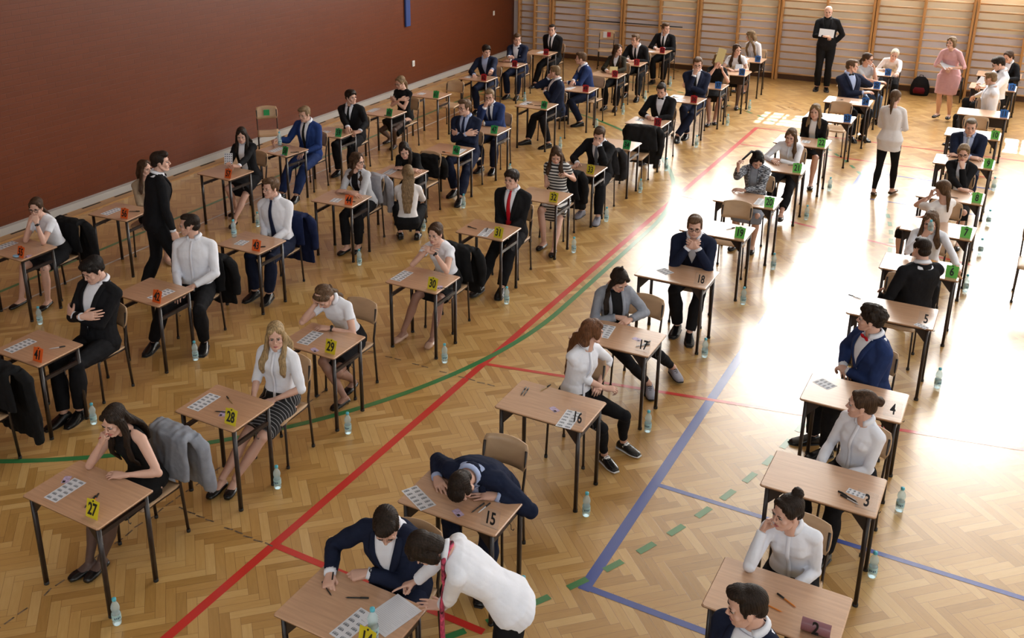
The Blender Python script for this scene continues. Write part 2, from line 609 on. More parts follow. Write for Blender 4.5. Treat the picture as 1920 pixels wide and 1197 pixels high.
tag(fl, 'varnished herringbone parquet of the sports hall with coloured court lines', kind='structure')

# ------------------------------------------------------------------ walls, ceiling
M_WALL = mat('lilac_plaster', (0.76, 0.72, 0.77), 0.75, var=0.05, vscale=2)
M_CREAM = mat('cream_plaster', (0.82, 0.77, 0.64), 0.7, var=0.04, vscale=2)
M_CEIL = mat('ceiling_white', (0.62, 0.60, 0.56), 0.85)
M_FRAME = mat('window_white', (0.75, 0.75, 0.75), 0.4)

def on_wall(o, y=16.0):
    # the brick wall runs at a slight angle to the court
    a = -0.93
    o.location = (WALL_X + (y - 16.0) * math.tan(R_(-a)), y, o.location.z); o.rotation_euler = (0, 0, R_(a))
    return o
g = G(); box(g, (-0.3, FRONT_Y - 16.5, -0.05), (0, WALL_Y - 15.9, CEIL_Z))
tag(on_wall(build('wall_left', g, brick_mat())), 'dark red-brown painted brick wall', kind='structure')
g = G(); box(g, (WALL_X - 0.6, FRONT_Y, CEIL_Z), (SIDE_X, WALL_Y, CEIL_Z + 0.2))
tag(build('ceiling', g, M_CEIL), kind='structure')

def holed_wall(name, along, fixed, t, lo, hi, holes, z0, z1, mats, zsplit=None):
    """a wall along an axis with window holes of one height"""
    g = G()
    def bx(a, b, c, d, m):
        if b - a < 1e-4 or d - c < 1e-4: return
        if along == 'x': box(g, (a, fixed, c), (b, fixed + t, d), m)
        else: box(g, (fixed, a, c), (fixed + t, b, d), m)
    if zsplit:
        bx(lo, hi, -0.05, zsplit, 0); bx(lo, hi, zsplit, z0, 1)
    else: bx(lo, hi, -0.05, z0, 0)
    bx(lo, hi, z1, CEIL_Z, 1)
    a = lo
    for h0, h1 in holes:
        bx(a, h0, z0, z1, 1); a = h1
    bx(a, hi, z0, z1, 1)
    return build(name, g, mats)
tag(holed_wall('wall_back', 'x', WALL_Y, 0.3, WALL_X - 0.6, SIDE_X, BACK_WINDOWS, SILL, WIN_TOP, [M_WALL, M_CREAM], 1.35), 'pale lilac and cream plaster wall behind the wall bars', kind='structure')
tag(holed_wall('wall_right', 'y', SIDE_X, 0.3, FRONT_Y, WALL_Y + 0.3, SIDE_WINDOWS, 3.7, 6.7, [M_CREAM, M_CREAM]), kind='structure')
tag(holed_wall('wall_front', 'x', FRONT_Y - 0.3, 0.3, WALL_X - 0.3, SIDE_X + 0.3, [(-8.0, 4.0)], 4.3, 6.9, [M_CREAM, M_CREAM]), kind='structure')

def pane_mat():
    m = bpy.data.materials.new('window_glass'); m.use_nodes = True
    nt = m.node_tree; nt.nodes.clear()
    o = nt.nodes.new('ShaderNodeOutputMaterial'); mx = nt.nodes.new('ShaderNodeMixShader')
    t = nt.nodes.new('ShaderNodeBsdfTransparent'); gl = nt.nodes.new('ShaderNodeBsdfGlossy'); gl.inputs['Roughness'].default_value = 0.05
    mx.inputs[0].default_value = 0.08
    nt.links.new(t.outputs[0], mx.inputs[1]); nt.links.new(gl.outputs[0], mx.inputs[2]); nt.links.new(mx.outputs[0], o.inputs[0])
    return m
M_PANE = pane_mat()
wn = 0
def window(axis, fixed, a, b, z0, z1, cols, rows=3):
    global wn
    wn += 1
    g = G(); w = 0.035
    def bx(g, p, q, c, d, y0, y1, m=0):
        if axis == 'x': box(g, (p, fixed + y0, c), (q, fixed + y1, d), m)
        else: box(g, (fixed + y0, p, c), (fixed + y1, q, d), m)
    for i in range(cols + 1):
        x = a + (b - a) * i / cols; bx(g, max(a, x - w), min(b, x + w), z0, z1, 0.12, 0.20)
    for i in range(rows + 1):
        z = z0 + (z1 - z0) * i / rows; bx(g, a, b, max(z0, z - w), min(z1, z + w), 0.13, 0.19)
    f = tag(build('window_%d' % wn, g, M_FRAME), 'tall white framed hall window', kind='structure')
    g = G(); bx(g, a, b, z0, z1, 0.155, 0.165)
    build('pane', g, M_PANE, f)
for a, b in BACK_WINDOWS: window('x', WALL_Y, a, b, SILL, WIN_TOP, 3)
for a, b in SIDE_WINDOWS: window('y', SIDE_X, a, b, 3.7, 6.7, 4, 2)
window('x', FRONT_Y - 0.3, -8.0, 4.0, 4.3, 6.9, 8, 2)  # unseen window added behind the camera to go with the fill light

# unseen panels added behind the back windows; two gaps shape the sun patches
M_SUN_MASK = mat('blind_fabric', (0.70, 0.68, 0.62), 0.8)
g = G()
y0 = WALL_Y + 0.38
xs = [WALL_X - 1, -4.5, -2.35, -0.30, 1.1, SIDE_X + 1]
for i in range(5):
    zb = 2.92 if i in (1, 3) else 1.7
    box(g, (xs[i], y0, zb), (xs[i + 1], y0 + 0.02, CEIL_Z + 0.4))
tag(build('window_blind', g, M_SUN_MASK), 'pale blinds drawn behind the tall back windows', 'blind')

# skirting and the slotted ledge at the foot of the brick wall
g = G(); box(g, (0, FRONT_Y - 16, 0.02), (0.09, WALL_Y - 16.05, 0.125))
tag(on_wall(build('baseboard_left', g, mat('skirting_grey', (0.50, 0.48, 0.46), 0.5))), 'pale grey skirting along the brick wall', kind='structure')
g = G(); box(g, (0, FRONT_Y - 16, 0.0), (0.28, WALL_Y - 16.05, 0.02), 0)
y = FRONT_Y - 15.8
while y < WALL_Y - 16.5:
    box(g, (0.11, y, 0.02), (0.145, y + 0.34, 0.023), 1); y += 0.62
tag(on_wall(build('trim_1', g, [wood('ledge', (0.42, 0.23, 0.10), axis=(14, 1, 14)), mat('slot_dark', (0.015, 0.012, 0.01), 0.8)])), 'wooden ledge with dark vent slots beside the brick wall', kind='structure')
g = G(); box(g, (WALL_X, WALL_Y - 0.03, 0), (SIDE_X, WALL_Y, 0.14))
tag(build('baseboard_back', g, mat('skirting_brown', (0.10, 0.05, 0.03), 0.5)), 'dark brown skirting under the wall bars', kind='structure')

# ------------------------------------------------------------------ wall bars
M_POST = wood('bar_post', (0.52, 0.27, 0.10), 0.4, axis=(14, 14, 1))
M_BAR = wood('bar_rung', (0.62, 0.40, 0.22), 0.38)
edges = [-11.62, -10.68, -8.79, -6.93, -5.10, -3.13, -1.24, 0.65, 2.55]
edges[0] = -11.62
places = ['in the brick corner', 'behind the farthest red card desks', 'above the empty chair with the red sheet', 'behind the far desk with the long blonde hair', 'on the near side of the bald man', 'behind the bald man in black', 'behind the woman in the pink dress', 'beyond the woman in the black blazer', 'at the far right end']
ub = None
for i in range(len(edges) - 1):
    x0, x1 = edges[i], edges[i + 1]
    t = empty('wall_bars', ((x0 + x1) / 2, WALL_Y - 0.03, 0), label='wooden wall bars unit on the back wall ' + places[i], category='wall bars', group='wall bars along the back wall') if False else None
    t = tag(empty('wall_bars', ((x0 + x1) / 2, WALL_Y - 0.03, 0)), 'wooden wall bars on the back wall, ' + places[i], 'wall bars', 'wall bars along the back wall')
    hw = (x1 - x0) / 2
    for px, w in ((-hw + 0.032, 0.05), (0, 0.05), (hw - 0.032, 0.05)):
        g = G(); box(g, (px - w / 2, -0.15, 0), (px + w / 2, 0, 2.72), bev=0.008)
        build('post', g, M_POST, t)
    for k in range(16):
        z = 0.15 + 0.163 * k
        g = G(); tube(g, [(-hw + 0.04, -0.095, z), (hw - 0.04, -0.095, z)], [(0.013, 0.02)] * 2, 10, ref=(0, 1, 0))
        build('bar', g, M_BAR, t, smooth=True)

# dark rod and two hooks fixed to the bars
g = G(); tube(g, [(-9.75, WALL_Y - 0.165, 1.02), (-7.3, WALL_Y - 0.165, 1.02)], 0.013, 8)
t = build('metal_rod', g, mat('black_metal', (0.02, 0.02, 0.022), 0.4), smooth=True)
tag(t, 'thin black rod lying along the wall bars above the empty chair', 'rod')

# ------------------------------------------------------------------ things on the brick wall
def wall_y(px, py): return 0
g = G(); box(g, (0, -0.09, 0), (0.05, 0.09, 3.0), bev=0.01)
t = tag(on_wall(build('padded_post', g, mat('navy_pad', (0.02, 0.05, 0.20), 0.6), loc=(0, 0, 1.42)), 18.53), 'narrow navy blue strip hanging on the brick wall', 'post')
g = G(); box(g, (0, -0.045, 0), (0.03, 0.045, 0.13), 0, bev=0.008)
box(g, (0.03, -0.016, 0.035), (0.04, 0.016, 0.09), 0, bev=0.004)
tag(on_wall(build('light_switch', g, mat('switch_white', (0.75, 0.74, 0.72), 0.4), loc=(0, 0, 0.5)), 18.74), 'small white light switch on the brick wall', 'switch')
g = G(); box(g, (0, -0.04, 0), (0.006, 0.04, 0.11), 0)
tag(on_wall(build('wall_sticker', g, mat('sticker_white', (0.6, 0.6, 0.6), 0.6), loc=(0, 0, 1.12)), 22.46), 'small torn white sticker high on the brick wall near the corner', 'sticker')
# ------------------------------------------------------------------ desks
DESK_H = 0.772
DESKS = {2: (-.81, 5.20), 3: (-.816, 6.585), 4: (-.837, 7.934), 5: (-.811, 9.807), 6: (-.715, 11.14), 7: (-.682, 12.474), 8: (-.68, 13.85), 9: (-.663, 15.533), 10: (-.679, 17.213), 11: (-.637, 18.732), 12: (-.63, 20.95), 13: (-.60, 22.2),
 14: (-2.96, 3.86), 15: (-2.924, 5.148), 16: (-2.93, 6.597), 17: (-2.909, 8.012), 18: (-2.905, 9.694), 19: (-2.915, 11.21), 20: (-2.882, 12.448), 21: (-2.90, 14.07), 22: (-2.87, 15.54), 23: (-2.80, 17.23), 24: (-2.74, 18.58), 25: (-2.77, 20.0), 26: (-2.77, 21.33),
 27: (-5.244, 3.887), 28: (-5.202, 5.253), 29: (-5.234, 6.606), 30: (-5.16, 8.248), 31: (-5.25, 9.875), 32: (-5.22, 11.33), 33: (-5.27, 12.65), 34: (-5.28, 14.06), 35: (-5.321, 15.558), 36: (-5.286, 17.382), 37: (-5.24, 18.67), 38: (-5.17, 20.05), 39: (-5.23, 21.5),
 41: (-7.407, 5.195), 42: (-7.401, 6.623), 43: (-7.442, 8.185), 44: (-7.456, 9.964), 45: (-7.40, 11.295), 46: (-7.375, 12.598), 47: (-7.425, 13.895), 48: (-7.432, 15.757), 49: (-7.30, 17.28), 50: (-7.30, 18.74), 51: (-7.325, 20.02), 52: (-7.30, 21.54),
 55: (-9.628, 6.739), 56: (-9.60, 8.20), 57: (-9.566, 10.096), 58: (-9.58, 11.377), 59: (-9.50, 12.57), 60: (-9.51, 14.04), 61: (-9.50, 15.565), 62: (-9.42, 17.255), 63: (-9.49, 18.725), 64: (-9.46, 20.19)}
DESK_ROT = {44: 3.5, 56: 5.0, 57: -2.0, 58: -5.0, 7: -3.0, 36: -2.5}
# the one who sits there, as named in the labels
WHO = {2: 'the girl with a bun resting her cheek', 3: 'the girl with a bun and rounded collar', 4: 'the curly haired boy with red bow', 5: 'the man turned round in dark suit', 6: 'the girl drinking from a bottle', 7: 'the girl turned backwards in white', 8: 'the girl in glasses and black blazer', 9: 'the grinning fair boy in navy suit', 10: 'nobody, before an empty chair', 11: 'the blond boy in white shirt sideways', 12: 'the dark haired boy in glasses, white shirt', 13: 'the woman with shining hair in black',
 14: 'the man writing in a navy suit', 15: 'the sleeping man in navy suit', 16: 'the girl with waist long hair', 17: 'the girl in grey cardigan, ponytail', 18: 'the boy in glasses with clasped hands', 19: 'nobody, before a tan empty chair', 20: 'the girl in a mottled cardigan', 21: 'the girl in a crisp white blouse', 22: 'the fair girl in a black jacket', 23: 'nobody, before a pale empty chair', 24: 'the boy in dark suit turned away', 25: 'the girl in grey T-shirt and jeans', 26: 'the leaning girl with white blond hair',
 27: 'the smiling girl with a red pen', 28: 'the blonde girl in striped skirt', 29: 'the girl with wavy ponytail bending down', 30: 'the girl with folded hands and braid', 31: 'the boy with the bright red tie', 32: 'the girl in the striped T-shirt', 33: 'the boy propping his reddened face', 34: 'nobody, beside the coat on a chair', 35: 'the short haired boy in a bow tie', 36: 'the boy in glasses touching his mouth', 37: 'the woman raising a yellow sheet', 38: 'the brown haired girl in white top', 39: 'the girl hidden by long blond hair',
 41: 'the pale man with crossed arms', 42: 'the man in white shirt looking back', 43: 'the boy in white shirt and tie', 44: 'the girl in grey cardigan and glasses', 45: 'the dark haired girl bending forward', 46: 'the boy in glasses with folded arms', 47: 'the boy in glasses biting his nails', 48: 'the boy in navy seen from behind', 49: 'the boy in a bright blue jacket', 50: 'the girl in an olive jacket', 51: 'the boy in black glancing aside', 52: 'the boy in black by the bars',
 55: 'the girl in glasses, hands at mouth', 56: 'the woman in tan, half hidden', 57: 'the girl in black blazer holding paper', 58: 'the fair boy in royal blue suit', 59: 'the laughing boy in a black suit', 60: 'the girl in glasses and black dress', 61: 'nobody, by the empty wall-side chair', 62: 'the dark haired boy leaning right', 63: 'the boy in navy without a tie', 64: 'the boy in black leaning back'}

M_TOP = mat('desk_laminate', (0.56, 0.335, 0.205), 0.33, var=0.10, vscale=3.0, stretch=(1.2, 16, 10), spec=0.5, coat=1.0)
M_EDGE = mat('desk_edge', (0.24, 0.125, 0.06), 0.5)
M_STEEL = mat('dark_brown_steel', (0.022, 0.014, 0.012), 0.34, spec=0.5)
M_PLY = mat('chair_ply', (0.52, 0.34, 0.20), 0.38, var=0.10, vscale=3.0, stretch=(1, 12, 1))
M_RUB = mat('rubber_foot', (0.03, 0.03, 0.03), 0.8)

def make_desk(wide):
    W, D, ix, iy = (0.764, 0.51, 0.047, 0.043) if wide else (0.626, 0.5035, 0.041, 0.050)
    H = DESK_H
    t = empty('school_desk', (0, 0, 0))
    g = G(); box(g, (-W / 2, -D / 2, H - 0.018), (W / 2, D / 2, H), 0, bev=0.012)
    box(g, (-W / 2 - 0.0008, -D / 2 - 0.0008, H - 0.016), (W / 2 + 0.0008, D / 2 + 0.0008, H - 0.003), 1, bev=0.012)
    build('desk_top', g, [M_TOP, M_EDGE], t)
    for sx in (-1, 1):
        for sy in (-1, 1):
            x, y = sx * (W / 2 - ix), sy * (D / 2 - iy)
            g = G(); tube(g, [(x, y, 0.012), (x, y, H - 0.02)], [(0.0145, 0.0185)] * 2, 12, e=3.2, ref=(1, 0, 0))
            l = build('leg', g, M_STEEL, t, smooth=True)
            g = G(); tube(g, [(x, y, 0), (x, y, 0.022)], 0.0195, 10)
            build('leg_cap', g, M_RUB, l, smooth=True)
    zr = H - 0.085 if wide else H - 0.165
    g = G()
    for sx in (-1, 1):
        x = sx * (W / 2 - ix)
        for za, zb_ in ((zr - 0.017, zr + 0.017), (H - 0.045, H - 0.018)):
            g = G(); box(g, (x - 0.012, -D / 2 + iy, za), (x + 0.012, D / 2 - iy, zb_))
            build('side_rail', g, M_STEEL, t)
    yb = D / 2 - iy
    for sy in ((-1, 1) if wide else (1,)):
        g = G()
        box(g, (-W / 2 + ix, sy * yb - 0.011, H - (0.052 if sy > 0 else 0.04)), (W / 2 - ix, sy * yb + 0.011, H - 0.018))
        for sx in ((-1, 1) if wide else ()):
            x = sx * (W / 2 - ix)
            for y in (sy * yb - (0.006 if sy < 0 else -0.002),):
                V = [(x, y, H - 0.018), (x - sx * 0.13, y, H - 0.018), (x - sx * 0.02, y, H - 0.15), (x, y, H - 0.16)]
                V += [(a, b + 0.004, c) for a, b, c in V]
                g.add(V, [(0, 1, 2, 3), (7, 6, 5, 4), (0, 4, 5, 1), (1, 5, 6, 2), (2, 6, 7, 3), (3, 7, 4, 0)])
        build('frame_rail', g, M_STEEL, t)
    if not wide:
        g = G(); box(g, (-W / 2 + ix, yb - 0.25, H - 0.04), (W / 2 - ix, yb - 0.23, H - 0.018))
        build('frame_rail', g, M_STEEL, t)
    for sx in (-1, 1):
        x = sx * (W / 2 - ix + 0.014); g = G()
        tube(g, [(x, 0.02, zr), (x + sx * 0.012, 0.02, zr - 0.012), (x + sx * 0.014, 0.02, zr - 0.045), (x + sx * 0.03, 0.02, zr - 0.05), (x + sx * 0.036, 0.02, zr - 0.035)], 0.003, 6)
        build('bag_hook', g, M_STEEL, t, smooth=True)
    return t

def pose(o, x, y, rz=0.0, z=0.0):
    o.location = (x, y, z); o.rotation_euler = (0, 0, rz); return o

protos = {}
for wide in (True, False):
    p = make_desk(wide); remember(p); protos[wide] = [p, False]
for k, (x, y) in DESKS.items():
    wide = k <= 27
    p, used = protos[wide]
    o = copy_tree(p) if used else p
    protos[wide][1] = True
    pose(o, x, y, R_(DESK_ROT.get(k, 0)))
    who = WHO[k]
    if 'nobody' in who: lab = 'small school desk with %s' % who
    else: lab = 'school desk in front of %s' % who
    tag(o, lab, 'desk', 'single exam desks in rows')
    if k in (11, 39, 38):   # boards under the top
        W = 0.764 if wide else 0.626
        g = G(); box(g, (-W / 2 + 0.05, 0.12, DESK_H - 0.26), (W / 2 - 0.05, 0.132, DESK_H - 0.02))
        build('modesty_panel', g, M_STEEL, o)

# ------------------------------------------------------------------ chairs
def make_chair():
    """faces -Y, origin on the floor under the middle of the seat"""
    t = empty('school_chair')
    # curved seat
    P = []
    for j in range(9):
        y = -0.19 + 0.38 * j / 8
        row = []
        for i in range(9):
            x = -0.185 + 0.37 * i / 8
            if j in (0, 8): x *= 0.93
            z = 0.455 - 0.012 * math.cos(x / 0.185 * 1.3) - 0.018 * max(0, (-y - 0.1) / 0.09) ** 2 + 0.006
            row.append((x, y, z))
        P.append(row)
    g = G(); grid(g, P, 0, 0.011); build('seat', g, M_PLY, t, smooth=True)
    P = []
    for j in range(6):
        z = 0.645 + 0.20 * j / 5
        row = []
        for i in range(11):
            s = -1 + 2 * i / 10
            hw = 0.188 * (1 - 0.10 * (abs(j - 2.5) / 2.5) ** 3)
            row.append((s * hw, 0.235 + 0.05 * (z - 0.64) / 0.2 - 0.035 * s * s + 0.012, z + (0.018 * (1 - s * s) if j == 5 else 0)))
        P.append(row)
    g = G(); grid(g, P, 0, 0.011); build('backrest', g, M_PLY, t, smooth=True)
    r = (0.0095, 0.0145)
    for s in (-1, 1):
        g = G(); tube(g, [(s * 0.175, -0.155, 0.014), (s * 0.165, -0.145, 0.42), (s * 0.160, -0.12, 0.438)], [r] * 3, 10, ref=(1, 0, 0))
        l = build('leg', g, M_STEEL, t, smooth=True)
        g = G(); tube(g, [(s * 0.175, -0.155, 0), (s * 0.175, -0.155, 0.025)], 0.0155, 8); build('leg_cap', g, M_RUB, l, smooth=True)
        g = G(); tube(g, [(s * 0.175, 0.225, 0.014), (s * 0.17, 0.20, 0.44), (s * 0.17, 0.20, 0.50), (s * 0.172, 0.225, 0.62), (s * 0.172, 0.245, 0.80)], [r] * 5, 10, ref=(1, 0, 0))
        l = build('leg', g, M_STEEL, t, smooth=True)
        g = G(); tube(g, [(s * 0.175, 0.225, 0), (s * 0.175, 0.225, 0.025)], 0.0155, 8); build('leg_cap', g, M_RUB, l, smooth=True)
    g = G()
    for s in (-1, 1):
        tube(g, [(s * 0.160, -0.15, 0.436), (s * 0.165, 0.20, 0.436)], [r] * 2, 8, ref=(1, 0, 0))
    tube(g, [(-0.165, -0.11, 0.434), (0.165, -0.11, 0.434)], 0.009, 8)
    tube(g, [(-0.165, 0.15, 0.434), (0.165, 0.15, 0.434)], 0.009, 8)
    build('seat_frame', g, M_STEEL, t, smooth=True)
    return t

CH = make_chair(); remember(CH); CH_used = [False]
def chair(x, y, rz=0.0, label='', z=0.0):
    o = copy_tree(CH) if CH_used[0] else CH
    CH_used[0] = True
    pose(o, x, y, R_(rz), z)
    return tag(o, label, 'chair', 'plywood school chairs')

# ------------------------------------------------------------------ number cards
YEL, ORA, GRN, RED, BLU, CLR, PNK = 'yellow', 'orange', 'green', 'dark red', 'blue', 'clear', 'mauve'
CARDC = {YEL: (0.62, 0.52, 0.02), ORA: (0.80, 0.13, 0.02), GRN: (0.03, 0.36, 0.10), RED: (0.42, 0.01, 0.02), BLU: (0.02, 0.14, 0.50), 'lime': (0.13, 0.55, 0.08), PNK: (0.30, 0.14, 0.17)}
M_INK = mat('black_numeral', (0.012, 0.012, 0.014), 0.5)
def clear_mat(name, tint, fac=0.82):
    m = bpy.data.materials.new(name); m.use_nodes = True
    nt = m.node_tree; nt.nodes.clear()
    o = nt.nodes.new('ShaderNodeOutputMaterial'); mx = nt.nodes.new('ShaderNodeMixShader')
    t = nt.nodes.new('ShaderNodeBsdfTransparent'); t.inputs[0].default_value = (*tint, 1)
    gl = nt.nodes.new('ShaderNodeBsdfPrincipled'); gl.inputs['Roughness'].default_value = 0.12; gl.inputs['Base Color'].default_value = (*tint, 1)
    mx.inputs[0].default_value = 1 - fac
    nt.links.new(t.outputs[0], mx.inputs[1]); nt.links.new(gl.outputs[0], mx.inputs[2]); nt.links.new(mx.outputs[0], o.inputs[0])
    return m
M_CLEAR = clear_mat('clear_plastic', (0.97, 0.975, 0.98), 0.955)
def text_mesh(s, size, ext=0.0012, bold=0.022):
    c = bpy.data.curves.new('t', 'FONT'); c.body = s; c.size = size; c.extrude = ext; c.offset = bold * size; c.align_x = 'CENTER'; c.align_y = 'CENTER'
    c.resolution_u = 3
    o = bpy.data.objects.new('t', c); COL.objects.link(o)
    me = bpy.data.meshes.new_from_object(o.evaluated_get(bpy.context.evaluated_depsgraph_get()))
    bpy.data.objects.remove(o); bpy.data.curves.remove(c)
    me.materials.clear()
    return me
def card_colour(k):
    if k == 2: return PNK
    if k in (3, 4, 5, 15, 16, 17, 18): return CLR
    if k in (6, 7, 8, 9, 10, 19, 20, 21, 22): return 'lime'
    if k in (11, 12, 13, 23, 24, 25, 26, 37, 38, 39): return BLU
    if k in (14, 27, 28, 29, 30, 31, 32, 33): return YEL
    if k in (34, 46, 47, 48, 58, 59, 60, 61): return GRN
    if k in (35, 36, 49, 50, 51, 52, 62, 63, 64): return RED
    return ORA
TXT = {}
for k in DESKS:
    if k in (13, 45): continue
    TXT[k] = text_mesh(str(k), 0.098)
def place_on_desk(k, dx, dy, z=0.0):
    x, y = DESKS[k]; a = R_(DESK_ROT.get(k, 0))
    return Vector((x + dx * math.cos(a) - dy * math.sin(a), y + dx * math.sin(a) + dy * math.cos(a), DESK_H + z)), a
for k in DESKS:
    if k not in TXT: continue
    c = card_colour(k)
    dx, dy = (0.305, -0.19) if k < 27 else (0.222, -0.19)
    if k == 27: dx = 0.25
    if k == 14: dx = 0.25; dy = -0.215
    if k in (2,): dx = 0.25; dy = -0.19
    p, a = place_on_desk(k, dx, dy, 0.0008)
    t = empty('number_card', p, a + R_(rng.uniform(-6, 6))); t.scale = (1.2, 1.2, 1.2)
    tag(t, '%s card reading %d, before %s' % ((c if c != 'lime' else 'light green') if c != CLR else 'clear plastic', k, WHO[k]) if 'nobody' not in WHO[k] else '%s card reading %d on the unused desk %s' % ('light green' if c == 'lime' else c, k, {10: 'beyond the grinning boy', 19: 'behind the boy in glasses', 23: 'beyond the fair girl in black', 34: 'beside the draped dark coat', 61: 'close to the brick wall'}[k]), 'number card', 'number cards standing on the desks')
    tilt = 0.30 if c not in (RED, BLU) else 0.12
    hh, hw = 0.112, 0.046
    g = G()
    if c in (CLR, PNK):
        box(g, (-0.055, -0.001, 0), (0.055, 0.001, 0.105)); box(g, (-0.055, -0.001, -0.0005), (0.055, 0.05, 0.001))
        cm = M_CLEAR if c == CLR else mat('card_mauve', CARDC[PNK], 0.25)
        if c == PNK:
            g = G()
            P = [[(0.055 * 1.0 * i, 0.032 - 0.032 * math.cos(R_(s)), 0.035 + 0.034 * math.sin(R_(s))) for i in (-1.2, 1.2)] for s in range(-90, 100, 15)]
            grid(g, P, 0, 0.002)
    else:
        cm = mat('card_' + c.replace(' ', '_'), CARDC[c], 0.45)
        z0 = 0.0
        V = [(-hw, z0), (hw, z0), (hw + 0.004, hh * 0.93), (hw * 0.35, hh * 0.95), (hw * 0.25, hh), (-hw * 0.25, hh), (-hw * 0.35, hh * 0.95), (-hw - 0.004, hh * 0.93)]
        nV = len(V)
        V = [(a_, 0, b_) for a_, b_ in V] + [(a_, 0.0016, b_) for a_, b_ in V]
        F = [tuple(range(nV)), tuple(range(nV, 2 * nV))[::-1]] + [(i, i + nV, (i + 1) % nV + nV, (i + 1) % nV) for i in range(nV)]
        g.add(V, F)
        box(g, (-hw, 0.001, 0), (hw, 0.05, 0.0015))
    cd = build('card', g, cm, t)
    cd.rotation_euler = (-tilt if c != PNK else 0, 0, 0)
    me = TXT[k]
    nm = link('numeral', me, M_INK, t, smooth=False)
    nm.scale = (0.68, 1.0, 1)
    if c == PNK:
        nm.rotation_euler = (R_(88), 0, 0); nm.location = (0.0, -0.004, 0.048)
    else:
        nm.rotation_euler = (R_(90) - tilt, 0, 0)
        nm.location = (0, -0.0022 * 1.0 + math.sin(tilt) * 0.052, math.cos(tilt) * 0.05)
    if c in (YEL, ORA, GRN, 'lime'):
        g = G(); tube(g, [(0, -0.002, 0.1), (0, 0.003, 0.1)], 0.0055, 8)
        hl = build('hole', g, M_INK, t); hl.rotation_euler = (-tilt, 0, 0)

# ------------------------------------------------------------------ barcode sheets, slips, pens
M_PAPER = mat('paper', (0.72, 0.74, 0.80), 0.6)
M_CODE = mat('printed_codes', (0.16, 0.18, 0.22), 0.6)
def sheet_mesh(cols, rows, cw, ch):
    g = G(); W, H = cols * cw, rows * ch
    box(g, (-W / 2, -H / 2, 0), (W / 2, H / 2, 0.0008), 0)
    for i in range(cols):
        for j in range(rows):
            cx, cy = -W / 2 + (i + .5) * cw, -H / 2 + (j + .5) * ch
            for q in range(4):
                w = cw * 0.64
                box(g, (cx - w / 2 + q * w / 4, cy - ch * .20, 0.0008), (cx - w / 2 + q * w / 4 + w / 4 * (0.85 if q % 2 else 0.7), cy + ch * .16, 0.0011), 1)
            box(g, (cx - cw * .30, cy + ch * .22, 0.0008), (cx + cw * .2, cy + ch * .28, 0.0011), 1)
    return g.mesh('code_sheet')
SH26 = sheet_mesh(2, 6, 0.062, 0.045)
SH_S = sheet_mesh(2, 4, 0.060, 0.038)
for m_ in (SH26, SH_S):
    m_.materials.append(M_PAPER); m_.materials.append(M_CODE)
SHEETS = {27: (-0.165, -0.06, 0), 28: (-0.20, -0.03, 0), 29: (-0.12, -0.03, 4), 30: (-0.235, -0.04, 0), 31: (0.02, -0.10, 8), 33: (-.2, -.05, 0), 41: (-0.17, -0.06, -2), 42: (0.12, -0.02, -4), 43: (-0.09, -0.07, 8), 44: (-0.02, -0.1, 6),
          45: (-.13, -.06, 5), 46: (0.19, -0.02, 6), 48: (-0.22, 0.02, 0), 49: (-.15, -.04, 0), 55: (-0.24, -0.03, 0), 56: (-0.10, -0.05, -4), 58: (-0.07, -.05, 5), 59: (-.12, -.06, 0), 60: (-.25, .04, 3), 61: (-.18, -.02, 0), 62: (-.2, .02, 0), 63: (0.17, -.08, 10), 64: (0, .04, 0),
          14: (0.08, -0.09, -8), 15: (-0.27, -0.15, 62), 16: (0.22, -0.14, 4), 17: (-0.13, 0.03, 6), 18: (-0.12, -0.02, 60), 20: (0.17, -.03, 0), 22: (0.05, 0.0, 2), 23: (-.1, .05, 2), 24: (.1, -.05, 0), 36: (-.06, -.07, 60), 35: (-0.16, 0.05, 0), 39: (-.08, -.02, 0), 51: (-.1, -.1, 0), 52: (-.05, -.12, 60), 11: (-.22, .0, 70), 21: (-.25, .06, 4), 3: (0.22, -0.03, 80), 4: (-0.25, 0.09, 60), 5: (0.28, -.22, 60)}
for k, (dx, dy, rz) in SHEETS.items():
    small = k in (3, 4, 5, 18, 36, 52, 11, 22, 43, 44, 59, 61, 24, 35)
    p, a = place_on_desk(k, dx, dy, 0.0006)
    me = SH_S if small else SH26
    o = bpy.data.objects.new('code_sheet', me); COL.objects.link(o); pose(o, p.x, p.y, a + R_(rz), p.z)
    if k in (3, 5): o.scale = (0.55, 0.8, 1)
    who = WHO[k] if 'nobody' not in WHO[k] else {23: 'an absent student near the fair girl', 61: 'an absent student by the brick wall'}[k]
    tag(o, 'printed sheet of grey barcode stickers before %s' % who, 'sheet', 'barcode sheets on the desks')
# small identity cards
M_ID = mat('id_card', (0.50, 0.40, 0.58), 0.4, var=0.4, vscale=40)
IDS = {27: (-0.26, 0.03, 30), 28: (0.06, -0.09, 25), 15: (0.05, -0.16, 60), 16: (0.06, -0.06, 60), 17: (0.18, 0.02, 70), 29: (0.06, -.2, 68), 30: (0.265, -.10, 20), 58: (.2, -.21, 60), 55: (.27, -.12, 20), 37: (.0, -.1, 20)}
g = G(); box(g, (-0.027, -0.043, 0), (0.027, 0.043, 0.0008), 0, bev=0.004); box(g, (-0.02, -0.035, 0.0008), (0.0, -0.012, 0.0011), 1)
idme = g.mesh('identity_card'); idme.materials.append(M_ID); idme.materials.append(M_INK)
for k, (dx, dy, rz) in IDS.items():
    p, a = place_on_desk(k, dx, dy, 0.0006)
    o = bpy.data.objects.new('identity_card', idme); COL.objects.link(o); pose(o, p.x, p.y, a + R_(rz), p.z)
    tag(o, 'small lilac identity card before %s' % WHO[k], 'card', 'identity cards on the desks')
